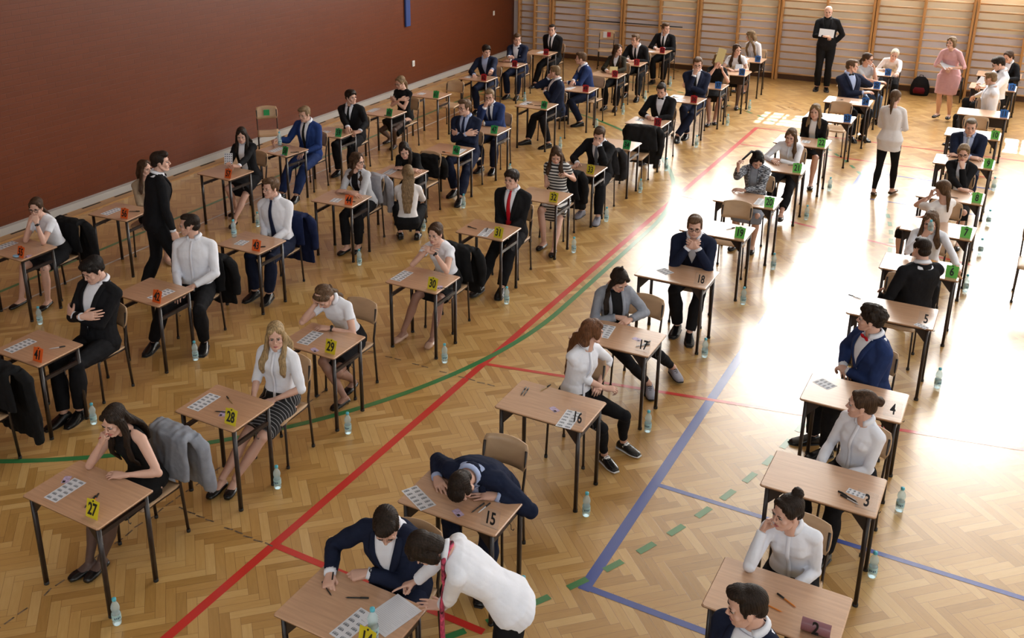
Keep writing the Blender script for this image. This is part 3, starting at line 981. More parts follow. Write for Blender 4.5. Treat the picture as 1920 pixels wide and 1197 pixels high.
def pen_obj(name, col, cap=(0.02, 0.02, 0.02), L=0.14):
    t = G(); tube(t, [(0, 0, 0.0), (0, 0.006, 0), (0, 0.016, 0), (0, L, 0)], [0.0008, 0.0018, 0.0042, 0.0045], 8)
    o = build(name, t, mat('pen_%s' % col[0], col[1], 0.35), smooth=True)
    g2 = G(); tube(g2, [(0, L * 0.64, 0), (0, L * 1.01, 0), (0, L * 1.02, 0)], [0.0056, 0.0056, 0.002], 8); box(g2, (-0.001, L * .66, 0.0045), (0.001, L * .98, 0.0075))
    build('pen_cap', g2, mat('pen_cap_%d' % int(sum(cap) * 100), cap, 0.35), o, smooth=True)
    remember(o)
    return o
PB = pen_obj('pen', ('black', (0.02, 0.02, 0.02)))
PO = pen_obj('pen', ('orange', (0.75, 0.24, 0.03)))
PS = pen_obj('pen', ('silver', (0.55, 0.55, 0.58)), (0.02, 0.02, 0.02))
PW = pen_obj('pen', ('wooden', (0.42, 0.28, 0.12)), (0.02, 0.02, 0.02))
used_p = set()
def pen(proto, x, y, z, rz, label, tilt=0.0):
    o = copy_tree(proto) if proto.name in used_p else proto
    used_p.add(proto.name)
    o.location = (x, y, z); o.rotation_euler = (tilt, 0, R_(rz))
    return tag(o, label, 'pen', 'pens and pencils')
PENS = [(27, PO, .145, -.10, 28, 'orange pen beside the yellow card'), (27, PB, .125, -.14, 18, 'black pen next to the orange pen'),
        (28, PW, .03, .06, 62, 'brown pencil above the slip'), (28, PB, -.02, -.10, -68, 'dark pen lying crossways'),
        (41, PS, .12, .02, -38, 'silver and black pen'), (43, PB, .13, -.13, -50, 'short black pen in shade'), (44, PB, .12, -.12, -60, 'black pen beside the sheet'),
        (16, PB, -.27, .0, 8, 'left one of two parallel black pens'), (16, PB, -.245, .0, 8, 'right one of two parallel black pens'), (16, PW, -.16, .14, -12, 'thin wooden pencil, tip near the edge'),
        (17, PS, .25, -.10, -20, 'grey pen by the numeral'), (17, PS, .22, -.13, -42, 'silver pen crossing the other'), (15, PB, .13, -.12, -10, 'black pen near his hair'), (15, PS, .17, -.1, -8, 'dark silver pen near his hand'),
        (3, PS, .24, -.125, 68, 'upper silver pen of a bundle'), (3, PB, .25, -.145, 60, 'black capped pen of a bundle'), (3, PS, .26, -.165, 66, 'lowest silver pen of a bundle'),
        (2, PO, 0.11, -.005, 62, 'orange ballpoint with black end'), (2, PO, .05, -.085, 80, 'orange pen half hidden by hair'), (5, PB, -.30, .13, 70, 'black pen at the far edge'), (30, PB, .27, -.12, -70, 'black pen beside the yellow card'),
        (31, PB, -.12, -.06, 80, 'black pen at the left'), (31, PB, .02, -.10, 20, 'black pen over the sheet'), (58, PB, .2, -.05, -60, 'thin black pen'), (60, PB, .27, -.19, 90, 'black pen beside its card'), (56, PB, .1, .03, -60, 'small black pen'),
        (48, PB, -.05, -.04, 78, 'black pen near the front'), (48, PB, -.02, -.07, -80, 'second black pen crossing the first'), (46, PO, .13, -.18, 90, 'orange pen left of the card'), (33, PO, .05, -.17, 85, 'orange pen left of the card'), (34, PB, -.13, .0, 85, 'long dark pencil'),
        (35, PB, -.16, -.02, 10, 'black pen at the left'), (35, PS, -.12, -.03, -6, 'silver pen at the left'), (36, PW, -.12, .02, 70, 'brown pen'), (24, PB, -.2, -.06, -50, 'thin black pen'), (14, PB, -.09, .07, -62, 'open black pen'), (14, PB, -.17, .04, 60, 'black pen cap side'), (59, PS, .04, -.1, -60, 'thin grey pen'), (8, PB, .1, -.12, 80, 'black pen'), (6, PB, -.05, .0, -70, 'thick black marker pen'), (19, PS, .1, .0, -30, 'thin silver pen'), (21, PB, .12, .1, -60, 'thin black pen'), (62, PB, -.02, .1, 60, 'black pen case'), (63, PB, -.2, .15, 80, 'black pen')]
for k, pr, dx, dy, rz, d in PENS:
    p, a = place_on_desk(k, dx, dy, 0.0055)
    w = WHO[k] if 'nobody' not in WHO[k] else 'an unused desk with an empty chair' if k == 19 else 'the unused desk near the coat'
    pen(pr, p.x, p.y, p.z, rz, '%s, before %s' % (d, w))

# ------------------------------------------------------------------ bottles
M_PET = clear_mat('clear_bottle', (0.84, 0.95, 0.97), 0.66)
M_CAP = mat('turquoise_cap', (0.10, 0.48, 0.62), 0.4)
M_LAB = mat('bottle_label', (0.42, 0.66, 0.72), 0.45)
M_LABD = mat('bottle_label_ink', (0.05, 0.12, 0.22), 0.5)
def make_bottle():
    t = empty('water_bottle')
    prof = [(0.022, 0), (0.028, 0.004), (0.031, 0.012), (0.031, 0.03), (0.029, 0.036), (0.0315, 0.042), (0.0315, 0.095), (0.027, 0.108), (0.0265, 0.118), (0.0315, 0.132), (0.031, 0.148), (0.026, 0.165), (0.017, 0.182), (0.012, 0.192), (0.012, 0.202)]
    g = G(); tube(g, [(0, 0, z) for r, z in prof], [r for r, z in prof], 16); build('bottle_body', g, M_PET, t, smooth=True)
    g = G(); tube(g, [(0, 0, 0.198), (0, 0, 0.201), (0, 0, 0.216), (0, 0, 0.219)], [0.0145, 0.0155, 0.015, 0.011], 14); build('bottle_cap', g, M_CAP, t, smooth=True)
    g = G()
    rings = [((0, 0, z), V3(1, 0, 0), V3(0, 1, 0), 0.0322, 0.0322) for z in (0.046, 0.092)]
    loft(g, rings, 16, 0, caps=False)
    for a in range(4):
        th = R_(-100 + a * 22)
        rings = [((0, 0, z), V3(1, 0, 0), V3(0, 1, 0), 0.0325, 0.0325) for z in (0.058 + 0.004 * (a % 2), 0.074)]
        loft(g, rings, 2, 1, caps=False, closed=False, a0=th, a1=th + R_(14))
    build('bottle_label', g, [M_LAB, M_LABD], t, smooth=True)
    remember(t)
    return t
BOT = make_bottle(); bot_used = [False]
def bottle(x, y, z=0.0, label='', rot=None, s=1.0, grp='water bottles on the floor beside the desks'):
    o = copy_tree(BOT) if bot_used[0] else BOT
    bot_used[0] = True
    o.location = (x, y, z); o.rotation_euler = rot if rot else (0, 0, rng.uniform(-0.6, 0.6)); o.scale = (s, s, s)
    return tag(o, label, 'bottle', grp)
BOTTLES = {27: (-4.82, 3.65), 28: (-4.87, 5.44), 29: (-4.85, 6.42), 30: (-4.77, 8.02), 31: (-4.87, 9.62), 32: (-4.83, 11.47), 33: (-4.90, 12.78), 34: (-4.93, 14.24), 35: (-4.95, 15.51), 36: (-4.94, 17.1),
 16: (-2.5, 6.38), 15: (-2.50, 5.25), 17: (-2.5, 7.8), 18: (-2.48, 9.46), 19: (-2.48, 10.95), 20: (-2.43, 12.17), 21: (-2.46, 14.22), 22: (-2.43, 15.71), 41: (-7.01, 5.37), 42: (-7.07, 6.78), 55: (-9.22, 6.54), 57: (-9.13, 10.2),
 44: (-7.05, 9.74), 46: (-6.96, 12.3), 47: (-7.05, 13.99), 2: (-0.37, 5.45), 3: (-0.37, 6.6), 5: (-0.33, 9.95), 6: (-0.28, 11.2), 7: (-0.24, 12.6), 8: (-0.23, 14.0), 9: (-0.23, 15.6),
 48: (-7.0, 15.85), 61: (-9.1, 15.65), 63: (-9.1, 18.7), 49: (-6.93, 17.35), 50: (-6.93, 18.72), 51: (-6.93, 20.0), 37: (-4.88, 18.85), 52: (-6.93, 21.6), 38: (-4.82, 20.2)}
BOTTLES[2] = (-0.43, 6.75); BOTTLES[3] = (-0.37, 7.68); BOTTLES[6] = (-0.30, 12.59); BOTTLES[7] = (-0.24, 13.97); BOTTLES[8] = (-0.23, 15.23); BOTTLES[9] = (-0.27, 16.91)
for k, (x, y) in BOTTLES.items():
    w = WHO[k] if 'nobody' not in WHO[k] else {19: 'the unused desk near clasped hands boy', 34: 'the unused desk with the coat', 61: 'the unused desk near the wall'}[k]
    lab = 'water bottle on the floor near %s' % w
    bottle(x, y, 0.0, lab)
p, a = place_on_desk(14, 0.245, -0.12); bottle(p.x, p.y, p.z, 'water bottle standing on the exam sheets before the writing man', grp='water bottles on desks')
p, a = place_on_desk(43, -0.29, 0.03); bottle(p.x, p.y, p.z, 'water bottle on the desk of the boy in shirt and tie', grp='water bottles on desks')
p, a = place_on_desk(58, -0.20, 0.15); bottle(p.x, p.y, p.z, 'water bottle gripped by the boy in royal blue', grp='water bottles on desks')
bottle(-6.98, 11.2, 0, 'water bottle on parquet behind the crouching girl')

# large exam paper on desk 14
g = G(); box(g, (-0.105, -0.148, 0), (0.105, 0.148, 0.0012), 0)
for i in range(22): box(g, (-0.088, 0.125 - i * 0.012, 0.0012), (0.088 - 0.03 * ((i * 7) % 5 == 0), 0.1265 - i * 0.012, 0.0014), 1)
p, a = place_on_desk(14, 0.23, 0.09, 0.0016)
o = build('answer_sheet', g, [M_PAPER, mat('faint_print', (0.42, 0.44, 0.5), 0.6)], loc=p); o.rotation_euler = (0, 0, R_(-14))
tag(o, 'white printed page under the pointing finger of the leaning woman', 'paper')

# computer mouse-like blue thing on desk 55, dark lump on 43
g = G(); ell(g, (0, 0, 0.014), (0.045, 0.03, 0.014)); o = build('pencil_sharpener', g, mat('pale_blue_plastic', (0.30, 0.52, 0.75), 0.35), smooth=True, loc=place_on_desk(55, 0.17, -0.2)[0]); tag(o, 'small pale blue case before the girl with hands at mouth', 'case')

# ------------------------------------------------------------------ clothes hung on chair backs
def draped(x, y, rz, col, name, label, cat='jacket', hem=0.34, w=0.215, sleeves=(0.36, 0.40), back=0.0, rough=0.9, top=0.865, seed=1):
    """hung over the backrest of a chair whose middle is x, y"""
    g = G()
    n = 9
    for s, dy, hz in ((1, 0.335, hem), (-1, 0.205, 0.50)):
        rings = []
        for i in range(n):
            t = i / (n - 1); z = top - (top - hz) * t
            ww = w * (1.0 + 0.16 * t) * (0.93 if i == 0 else 1)
            rings.append((V3(0.012 * math.sin(3 * t + seed), dy + (0.05 * t if s > 0 else -0.01 * t), z), V3(1, 0, 0), V3(0, 1, 0), ww, 0.026 + 0.008 * t, 2.6))
        loft(g, rings, 18)
    rings = [(V3(s * w * 0.93, 0.27, top - 0.01), V3(0, 1, 0), V3(0, 0, 1), 0.075, 0.03, 2.4) for s in (-1, -0.5, 0, 0.5, 1)]
    loft(g, rings, 12)
    for s, lz in zip((-1, 1), sleeves):
        tube(g, [(s * w * 0.95, 0.30, top - 0.02), (s * w * 1.18, 0.335, top - 0.12), (s * w * 1.22, 0.36, lz + 0.18), (s * w * 1.15, 0.37, lz)], [0.05, 0.058, 0.05, 0.052], 10)
    g.mats_done = True
    root = [None]
    def done(v, nn, q):
        d = wob(v * np.array([1, 1, 0.45]), 42, seed) * 0.009 + wob(v, 90, seed + 5) * 0.002
        v = v + nn * d[:, None]
        me = quadmesh(name, [(v, q, 0)])
        o = link(name, me, cloth(col[0], col[1], rough))
        pose(o, x, y, R_(rz))
        tag(o, label, cat, 'clothes hung on chair backs')
    job(g, 0.012, 6, done)
# ------------------------------------------------------------------ hands and heads, made once
HANDS = {}
CURLS = {'relax': ((14, 24, 16), 0.35), 'curl': ((38, 52, 34), 0.6), 'fist': ((72, 88, 52), 0.9), 'flat': ((4, 7, 4), 0.1), 'pen': ((50, 48, 22), 0.8), 'grip': ((52, 42, 30), 0.5), 'point': None}
def hand_geo(kind):
    g = G()
    X, Z = V3(1, 0, 0), V3(0, 0, 1)
    rings = [(V3(0, y, z), X, Z, a, b, 2.5) for y, z, a, b in ((-0.050, 0, .016, .011), (-0.026, 0, .0235, .0175), (0.0, 0, .0265, .0192), (.025, -.001, .033, .0175), (.055, -.001, .040, .0155), (.082, 0, .0415, .0135), (.098, 0, .036, .009))]
    loft(g, rings, 16)
    ell(g, (-.022, .03, -.010), (.016, .030, .013)); ell(g, (.024, .035, -.009), (.012, .032, .011))
    base = [(-.0305, .088), (-.0100, .094), (.0105, .090), (.0295, .080)]
    sc = (.96, 1.06, .98, .78); splay = (-5, -1, 3, 8)
    for i in range(4):
        c = CURLS[kind][0] if kind != 'point' else ((4, 8, 6) if i == 0 else (70, 85, 50))
        th = CURLS[kind][1] if kind != 'point' else 0.7
        mult = (0.85, 1.0, 1.08, 1.12)[i]
        p = V3(base[i][0], base[i][1] - .01, 0); a = 0; pts = [p]; r = [.0098 * sc[i] ** .5]
        for L, cc, rr in zip((.052, .027, .021), c, (.0088, .0078, .0062)):
            a += cc * mult
            d = V3(math.sin(R_(splay[i])) * math.cos(R_(a)), math.cos(R_(a)), -math.sin(R_(a)))
            p = p + nrm(d) * L * sc[i]; pts.append(p); r.append(rr * sc[i] ** .5)
        tube(g, pts, r, 9)
        ell(g, pts[-1], (r[-1],) * 3, n=8, k=6)
        for q, rr in zip(pts[1:-1], r[1:-1]): ell(g, q, (rr * 1.04,) * 3, n=8, k=6)
    p0 = V3(-.020, .016, -.006)
    d1 = nrm(V3(-.80 + .55 * th, .62, -.18 - .45 * th)); d2 = nrm(d1 + V3(.18 + .5 * th, .25, -.10 * th)); d3 = nrm(d2 + V3(.12 + .45 * th, .15, 0))
    pts = [p0, p0 + d1 * .042, p0 + d1 * .042 + d2 * .033, p0 + d1 * .042 + d2 * .033 + d3 * .024]
    tube(g, pts, [.0135, .0112, .0098, .0072], 9); ell(g, pts[-1], (.0072,) * 3, n=8, k=6); ell(g, pts[1], (.0115,) * 3, n=8, k=6)
    return g
for kd in CURLS:
    def done(v, nn, q, kd=kd):
        HANDS[kd, 'R'] = (v, q)
        HANDS[kd, 'L'] = (v * np.array([-1, 1, 1]), q[:, ::-1])
    job(hand_geo(kd), 0.0034, 3, done)

HEADS = {}
PIV = V3(0, -.018, .065)
def head_geo(f):
    g = G(); k = 0.94 if f else 1.0
    ell(g, (0, -.012, .150), (.074 * k, .094, .083), n=24, k=14)
    ell(g, (0, .020, .110), (.064 * k, .066, .085), n=24, k=14)
    ell(g, (0, .045, .065), (.050 * k, .046, .052 if not f else .050), n=20, k=12)
    ell(g, (0, .070, .026), (.024 * k, .021, .019), n=14, k=10)                       # chin
    for s in (-1, 1):
        tube(g, [(s * .056 * k, .0, .075), (s * .048 * k, .035, .040), (s * .018, .070, .022)], [.016, .016, .014], 10)     # jaw
        ell(g, (s * .042 * k, .060, .088), (.020, .020, .018))                        # cheek
        ell(g, (s * .032, .074, .136), (.024, .015, .009))                            # brow ridge
        ell(g, (s * .073 * k, -.004, .108), (.010, .019, .032), M=rotm('Z', s * -14) @ rotm('X', 8), n=12, k=9)   # ear
    ell(g, (0, .068, .062), (.026, .022, .020))                                       # mouth mound
    tube(g, [(0, .084, .132), (0, .094, .112), (0, .1055, .092), (0, .094, .080)], [(.007, .006), (.008, .007), (.0125, .0095), (.012, .005)], 12, ref=(1, 0, 0))
    for s in (-1, 1): ell(g, (s * .0115, .094, .0865), (.0075, .008, .0065))
    tube(g, [(0, -.030, -.055), (0, -.026, .0), (0, -.016, .07)], [(.056 * k ** 2, .054 * k), (.054 * k ** 2, .054 * k), (.052, .055)], 18, ref=(1, 0, 0))
    return g
for f in (0, 1):
    def done(v, nn, q, f=f):
        v = v.copy()
        def gs(c, r): return np.exp(-(((v - np.array(c)) / np.array(r)) ** 2).sum(1))
        d = np.zeros(len(v))
        for s in (-1, 1):
            d -= 0.0075 * gs((s * .032, .088, .118), (.019, .03, .011))
            d -= 0.003 * gs((s * .028, .09, .070), (.012, .03, .02))
        d -= 0.0035 * gs((0, .094, .0385), (.02, .02, .006))
        v += nn * d[:, None]
        HEADS[f] = (v, q)
    job(head_geo(f), 0.0042, 4, done)
run_jobs()
def head_details(f, smile=0, closed=False):
    """eyes, brows, lips: 0 skin 1 white 2 iris 3 brow 4 lips"""
    g = G()
    for s in (-1, 1):
        if not closed:
            ell(g, (s * .0295, .0745, .1175), (.0110, .0105, .0088), n=14, k=10, m=1)
            ell(g, (s * .0290, .0838, .1170), (.0052, .0022, .0052), n=12, k=6, m=2)
        up = [(s * (.0315 + dx), .0805 + y, .1175 + z) for dx, y, z in ((-.0150 * s * s, .000, -.001), (-.009, .0055, .0065), (0, .0075, .0085), (.009, .0045, .0065), (.0150, -.002, .000))]
        tube(g, up, [.0012, .0022, .0026, .0022, .0014], 6, m=2 if f else 3)
        lid = [(s * (.0315 + dx), .0785 + y, .1215 + z) for dx, y, z in ((-.014, .001, -.001), (0, .0065, .0065), (.014, -.002, -.001))]
        if closed:
            ell(g, (s * .0315, .0775, .1165), (.0135, .0118, .0095), n=12, k=8, m=0)
        br = [(s * (.0315 + dx), .0868 + y, .1385 + z) for dx, y, z in ((-.017, .003, -.003), (-.006, .003, .0005), (.008, -.002, .002), (.019, -.010, -.003))]
        tube(g, br, [(.0016, .0028), (.0020, .0040 if not f else .0030), (.0018, .0034 if not f else .0026), (.001, .0015)], 6, m=3, ref=(0, 1, 0))
    w = .021 + .007 * smile; u = .004 * smile
    tube(g, [(-w, .0835 - .004 * smile, .0535 + u), (-w * .45, .0915, .0558), (0, .0930, .0548), (w * .45, .0915, .0558), (w, .0835 - .004 * smile, .0535 + u)], [.001, (.0028, .0032), (.003, .003), (.0028, .0032), .001], 8, m=4, ref=(0, 1, 0))
    tube(g, [(-w * .85, .0835, .0515 + u), (-w * .4, .0905, .0482), (0, .0918, .0472), (w * .4, .0905, .0482), (w * .85, .0835, .0515 + u)], [.001, (.003, .0036), (.0032, .0042), (.003, .0036), .001], 8, m=4, ref=(0, 1, 0))
    if smile:
        tube(g, [(-w * .7, .0875, .0535 + u * .6), (0, .0935, .0518), (w * .7, .0875, .0535 + u * .6)], [.0012, .0026, .0012], 8, m=1)
    return g
FACE = {(f, s, c): head_details(f, s, c) for f in (0, 1) for s in (0, 1) for c in (False, True)}

M_EYEW = mat('eye_white', (0.48, 0.45, 0.43), 0.3)
M_IRIS = mat('eye_dark', (0.025, 0.018, 0.014), 0.2)
M_LIP_F = mat('lips_rose', (0.46, 0.13, 0.13), 0.45)
M_LIP_M = mat('lips_pale', (0.45, 0.20, 0.17), 0.5)
M_GLASSES = mat('glasses_frame', (0.015, 0.012, 0.012), 0.3)
HC = {'black': (.012, .009, .008), 'dark': (.022, .014, .010), 'brown': (.060, .032, .018), 'mid': (.11, .062, .034), 'auburn': (.13, .055, .025), 'dkblond': (.20, .13, .07), 'blond': (.36, .25, .13), 'white': (.62, .55, .45), 'ash': (.15, .115, .085), 'grey': (.25, .23, .21)}

# ------------------------------------------------------------------ the figure
TM = [(-.10, .085, .070, -.01), (-.05, .150, .108, -.012), (0, .168, .118, -.014), (.08, .156, .110, -.006), (.17, .142, .101, 0), (.27, .156, .110, .004), (.36, .172, .117, .006), (.44, .168, .108, .0), (.495, .128, .084, -.010), (.535, .076, .064, -.014), (.585, .052, .054, -.006)]
TF = [(-.10, .085, .070, -.01), (-.05, .155, .108, -.012), (0, .170, .118, -.014), (.08, .145, .104, -.006), (.17, .116, .085, 0), (.27, .130, .094, .002), (.36, .144, .104, .006), (.44, .138, .094, .0), (.495, .106, .072, -.010), (.535, .062, .054, -.012), (.585, .044, .047, -.006)]
SUIT = {'black': (.012, .012, .014), 'navy': (.014, .019, .042), 'blue': (.022, .040, .125), 'royal': (.020, .045, .170), 'char': (.028, .028, .032), 'olive': (.030, .026, .018)}
C = {'white': (.80, .82, .90), 'offwhite': (.78, .75, .76), 'grey': (.26, .28, .33), 'ltgrey': (.50, .51, .55), 'black': (.012, .012, .013), 'tan': (.34, .25, .17), 'pink': (.62, .36, .38), 'red': (.50, .01, .02), 'navy': (.014, .018, .045), 'denim': (.08, .13, .22), 'paleblue': (.40, .48, .72), 'slate': (.13, .16, .22), 'wine': (.2, .02, .04)}

def smooth01(x): x = min(1, max(0, x)); return x * x * (3 - 2 * x)

def ik(a, b, l1, l2, hint):
    d = b - a; L = np.linalg.norm(d); mx = (l1 + l2) * 0.995
    if L > mx: b = a + d / L * mx; d = b - a; L = mx
    L = max(L, abs(l1 - l2) + .02)
    u = nrm(d)
    x = (l1 * l1 - l2 * l2 + L * L) / (2 * L)
    h = math.sqrt(max(0, l1 * l1 - x * x))
    hp = np.asarray(hint, float); hp = hp - u * (hp @ u)
    return a + u * x + nrm(hp) * h, b

class Fig:
    def __init__(s, P):
        s.P = P; s.f = P.get('f', 0); sc = s.sc = P.get('s', 0.97 if s.f else 1.03)
        s.fat = P.get('fat', 1.0)
        s.hip = V3(*P.get('hip', (0, 0, .55)))
        lean, side, tw = P.get('lean', 8), P.get('side', 0), P.get('twist', 0)
        pt = P.get('pelvis', 0.35)
        def rot(f_): return rotm('Z', tw * f_) @ rotm('Y', side * f_) @ rotm('X', -lean * f_)
        s.T = TF if s.f else TM
        s.hs = np.linspace(-.16, .60, 39)
        s.Rs = []; s.ps = []
        for h in s.hs: s.Rs.append(rot(pt + (1 - pt) * smooth01(h / .36)))
        i0 = int(np.argmin(abs(s.hs))); p = [None] * len(s.hs); p[i0] = s.hip.copy()
        for i in range(i0 + 1, len(s.hs)): p[i] = p[i - 1] + s.Rs[i] @ V3(0, 0, (s.hs[i] - s.hs[i - 1]) * sc)
        for i in range(i0 - 1, -1, -1): p[i] = p[i + 1] - s.Rs[i] @ V3(0, 0, (s.hs[i + 1] - s.hs[i]) * sc)
        s.ps = p
        s.Rc = rot(1); s.Rp = rot(pt)
        # head
        hy, hp, hr = P.get('head', (0, 10, 0))
        s.Rh = rotm('Z', hy) @ rotm('X', -hp) @ rotm('Y', hr)
        nb, Rn = s.fr(.535)
        up = nrm(Rn @ V3(0, 0, 1) * 1.0 + s.Rh @ V3(0, 0, 1) * .8)
        s.neck0 = nb
        s.hp = nb + up * .088 * sc + Rn @ V3(0, .006, 0) + s.Rh @ V3(0, .010, 0)
        # arms
        s.sh = {}; s.el = {}; s.wr = {}; s.hd = {}
        sw = .140 if s.f else .172
        for k, sg in (('R', 1), ('L', -1)):
            S, R = s.fr(.458)
            a = P.get('arm' + k, ('lap',))
            if isinstance(a, str): a = (a,)
            if a[0] == 'H':      # the wrist close to the head, in the head's own axes
                q = s.hp + s.Rh @ ((V3(*a[1]) - PIV) * sc * .97); o_ = dict(a[3]) if len(a) > 3 else {}
                for kk in ('dir', 'back'):
                    if kk in o_: o_[kk] = tuple(s.Rh @ V3(*o_[kk]))
                a = (tuple(q), a[2] if len(a) > 2 else None, o_)
            elif isinstance(a[0], str): a = ARMS[a[0]](sg) + tuple(a[1:])
            W = V3(*a[0]); hint = a[1] if len(a) > 1 and a[1] is not None else (sg * .7, -.3, -1)
            opt = a[2] if len(a) > 2 else {}
            reach = 0.022 if W[2] > .95 else 0
            s.sh[k] = S + R @ V3(sg * sw * sc * s.fat ** .5, -.004 + opt.get('fwd', reach), opt.get('raise', 0.0))
            W = V3(W[0], W[1], W[2])
            e, w = ik(s.sh[k], W, .285 * sc, .248 * sc, hint)
            s.el[k], s.wr[k] = e, w
            Y = nrm(V3(*opt['dir'])) if 'dir' in opt else nrm(nrm(w - e) + V3(*opt.get('bend', (0, 0, 0))))
            Zb = V3(*opt.get('back', (sg * .35, .1, 1)))
            Zb = nrm(Zb - Y * (Zb @ Y)); Xx = np.cross(Y, Zb)
            s.hd[k] = (np.stack([Xx, Y, Zb], 1), opt.get('hand', 'relax'))
        # legs
        s.hj = {}; s.kn = {}; s.an = {}; s.fd = {}
        for k, sg in (('R', 1), ('L', -1)):
            l = P.get('leg' + k, ('sit',))
            if isinstance(l, str): l = (l,)
            if isinstance(l[0], str): l = LEGS[l[0]](sg, s) + tuple(l[1:])
            A = V3(*l[0]); hint = l[1] if len(l) > 1 and l[1] is not None else (sg * .15, 1, .35)
            opt = l[2] if len(l) > 2 else {}
            s.hj[k] = s.hip + s.Rp @ V3(sg * .088 * sc, .0, -.02)
            kn, an = ik(s.hj[k], A, .425 * sc, .415 * sc, hint)
            s.kn[k], s.an[k] = kn, an
            s.fd[k] = (opt.get('yaw', sg * -8), opt.get('pitch', 0))
    def fr(s, h):
        x = (h - s.hs[0]) / (s.hs[1] - s.hs[0]); i = int(max(0, min(len(s.hs) - 2, math.floor(x)))); t = x - i
        return s.ps[i] * (1 - t) + s.ps[i + 1] * t, s.Rs[min(len(s.hs) - 1, int(round(x)))] if 0 <= x < len(s.hs) - 1 else s.Rs[i]
    def ab(s, h):
        T = s.T
        hh = [t[0] for t in T]
        return tuple(float(np.interp(h, hh, [t[j] for t in T])) * (s.sc * (s.fat * (.95 if s.f else 1) if j < 3 else 1)) for j in (1, 2, 3))
    def surf(s, h, x, off, back=False):
        a, b, yo = s.ab(h); p, R = s.fr(h)
        a += off; b += off + (.012 if s.f and .3 < h < .44 and not back else 0)
        q = max(0.0, 1 - min(1, abs(x) / a) ** 2.2) ** (1 / 2.2)
        return p + R @ V3(x, yo + (-b if back else b) * q, 0)
    def torso(s, g, off, h0=-.10, h1=.585, flare=0.0, m=0, top_off=None):
        hs = [h0] + [t[0] for t in s.T if h0 + .012 < t[0] < h1 - .012] + [h1]
        rings = []
        for h in hs:
            a, b, yo = s.ab(max(h, -.06)) if off > .004 else s.ab(h)
            p, R = s.fr(h)
            o = off + flare * smooth01((.20 - h) / .3)
            if top_off is not None and h > .50: o = top_off
            rings.append((p + R @ V3(0, yo, 0), R[:, 0], R[:, 1], a + o, b + o * .9, 2.35))
        loft(g, rings, 22, m)
        if s.f and h1 > .4:
            for sg in (-1, 1):
                p, R = s.fr(.37)
                ell(g, p + R @ V3(sg * .058 * s.sc, .062 * s.sc, 0), V3(.052, .044, .054) * s.sc + off * .8, M=R, m=m)
    def shoulders(s, g, off, m=0):
        c, R = s.fr(.495)
        for k in 'RL':
            r = (.046 if s.f else .054) * s.sc
            tube(g, [c + R @ V3(0, -.008, .002), (c + s.sh[k]) / 2 + R @ V3(0, -.005, .014), s.sh[k] + R @ V3(0, 0, .002)], [r * .85 + off, r * .95 + off, r * .98 + off], 12, m)
            ell(g, s.sh[k], ((.0515 * (.9 if s.f else 1)) * s.sc * s.fat ** .5 + off,) * 3, m=m)
    def arm(s, g, k, off, t1=1.0, cuff=0.0, m=0, t0=0.0):
        S, E, W = s.sh[k], s.el[k], s.wr[k]
        sc = s.sc * (.83 if s.f else .98) * s.fat ** .5
        ts = [0, .12, .28, .42, .5, .58, .72, .88, 1.0]
        rr = [.053, .050, .045, .040, .0375, .041, .038, .030, .0265]
        pts = []; rad = []
        for t in sorted(set([x for x in ts if t0 < x < t1] + [t0, t1])):
            p = S + (E - S) * (t / .5) if t <= .5 else E + (W - E) * ((t - .5) / .5)
            r = float(np.interp(t, ts, rr)) * sc
            o = off + (cuff if t > t1 - .1 else 0)
            pts.append(p)
            rad.append((r + o, r * (0.86 if t > .8 else 1) + o))
        tube(g, pts, rad, 12, m)
        if t1 > .5 and t0 < .5: ell(g, E, (.0385 * sc + off,) * 3, m=m)
    def leg(s, g, k, off, t1=1.0, wide=0.0, m=0, t0=0.0):
        S, E, W = s.hj[k], s.kn[k], s.an[k]
        sc = s.sc * (.96 if s.f else 1.0) * s.fat ** .5
        ts = [0, .15, .3, .42, .5, .58, .70, .85, .95, 1.0]
        rr = [.086, .084, .070, .058, .053, .050, .054, .040, .034, .034]
        pts = []; rad = []
        for t in sorted(set([x for x in ts if t0 < x < t1] + [t0, t1])):
            p = S + (E - S) * (t / .5) if t <= .5 else E + (W - E) * ((t - .5) / .5)
            if .58 < t < .86: p = p - nrm(np.cross(np.cross(E - S, W - E), W - E) + 1e-6) * -.008
            r = float(np.interp(t, ts, rr)) * sc
            pts.append(p); rad.append(r + off + wide * smooth01((t - .3) / .6))
        tube(g, pts, rad, 14, m)
        if t1 > .5 and t0 < .5: ell(g, E, (.055 * sc + off,) * 3, m=m)
    def footframe(s, k):
        yaw, pitch = s.fd[k]
        return rotm('Z', yaw) @ rotm('X', -pitch)
    def foot(s, g, k, off, hmax=1.0, m=0, y0=-1, y1=1, heel=0.0):
        R = s.footframe(k); A = s.an[k]; sc = s.sc * (.93 if s.f else 1.0)
        rings = []
        for y, hw, h in ((-.062, .018, .035), (-.055, .030, .062), (-.03, .034, .085), (.01, .036, .088), (.05, .040, .068), (.09, .046, .050), (.13, .046, .036), (.17, .038, .028), (.195, .022, .020)):
            hh = min(h, hmax); lift = heel * max(0, min(1, (.09 - y) / .13))
            c = A + R @ (V3(0, y, -.078 + lift) * sc + V3(0, 0, hh * sc / 2))
            rings.append((c, R[:, 0], R[:, 2], hw * sc + off, hh * sc / 2 + off, 2.6))
        loft(g, rings, 14, m)

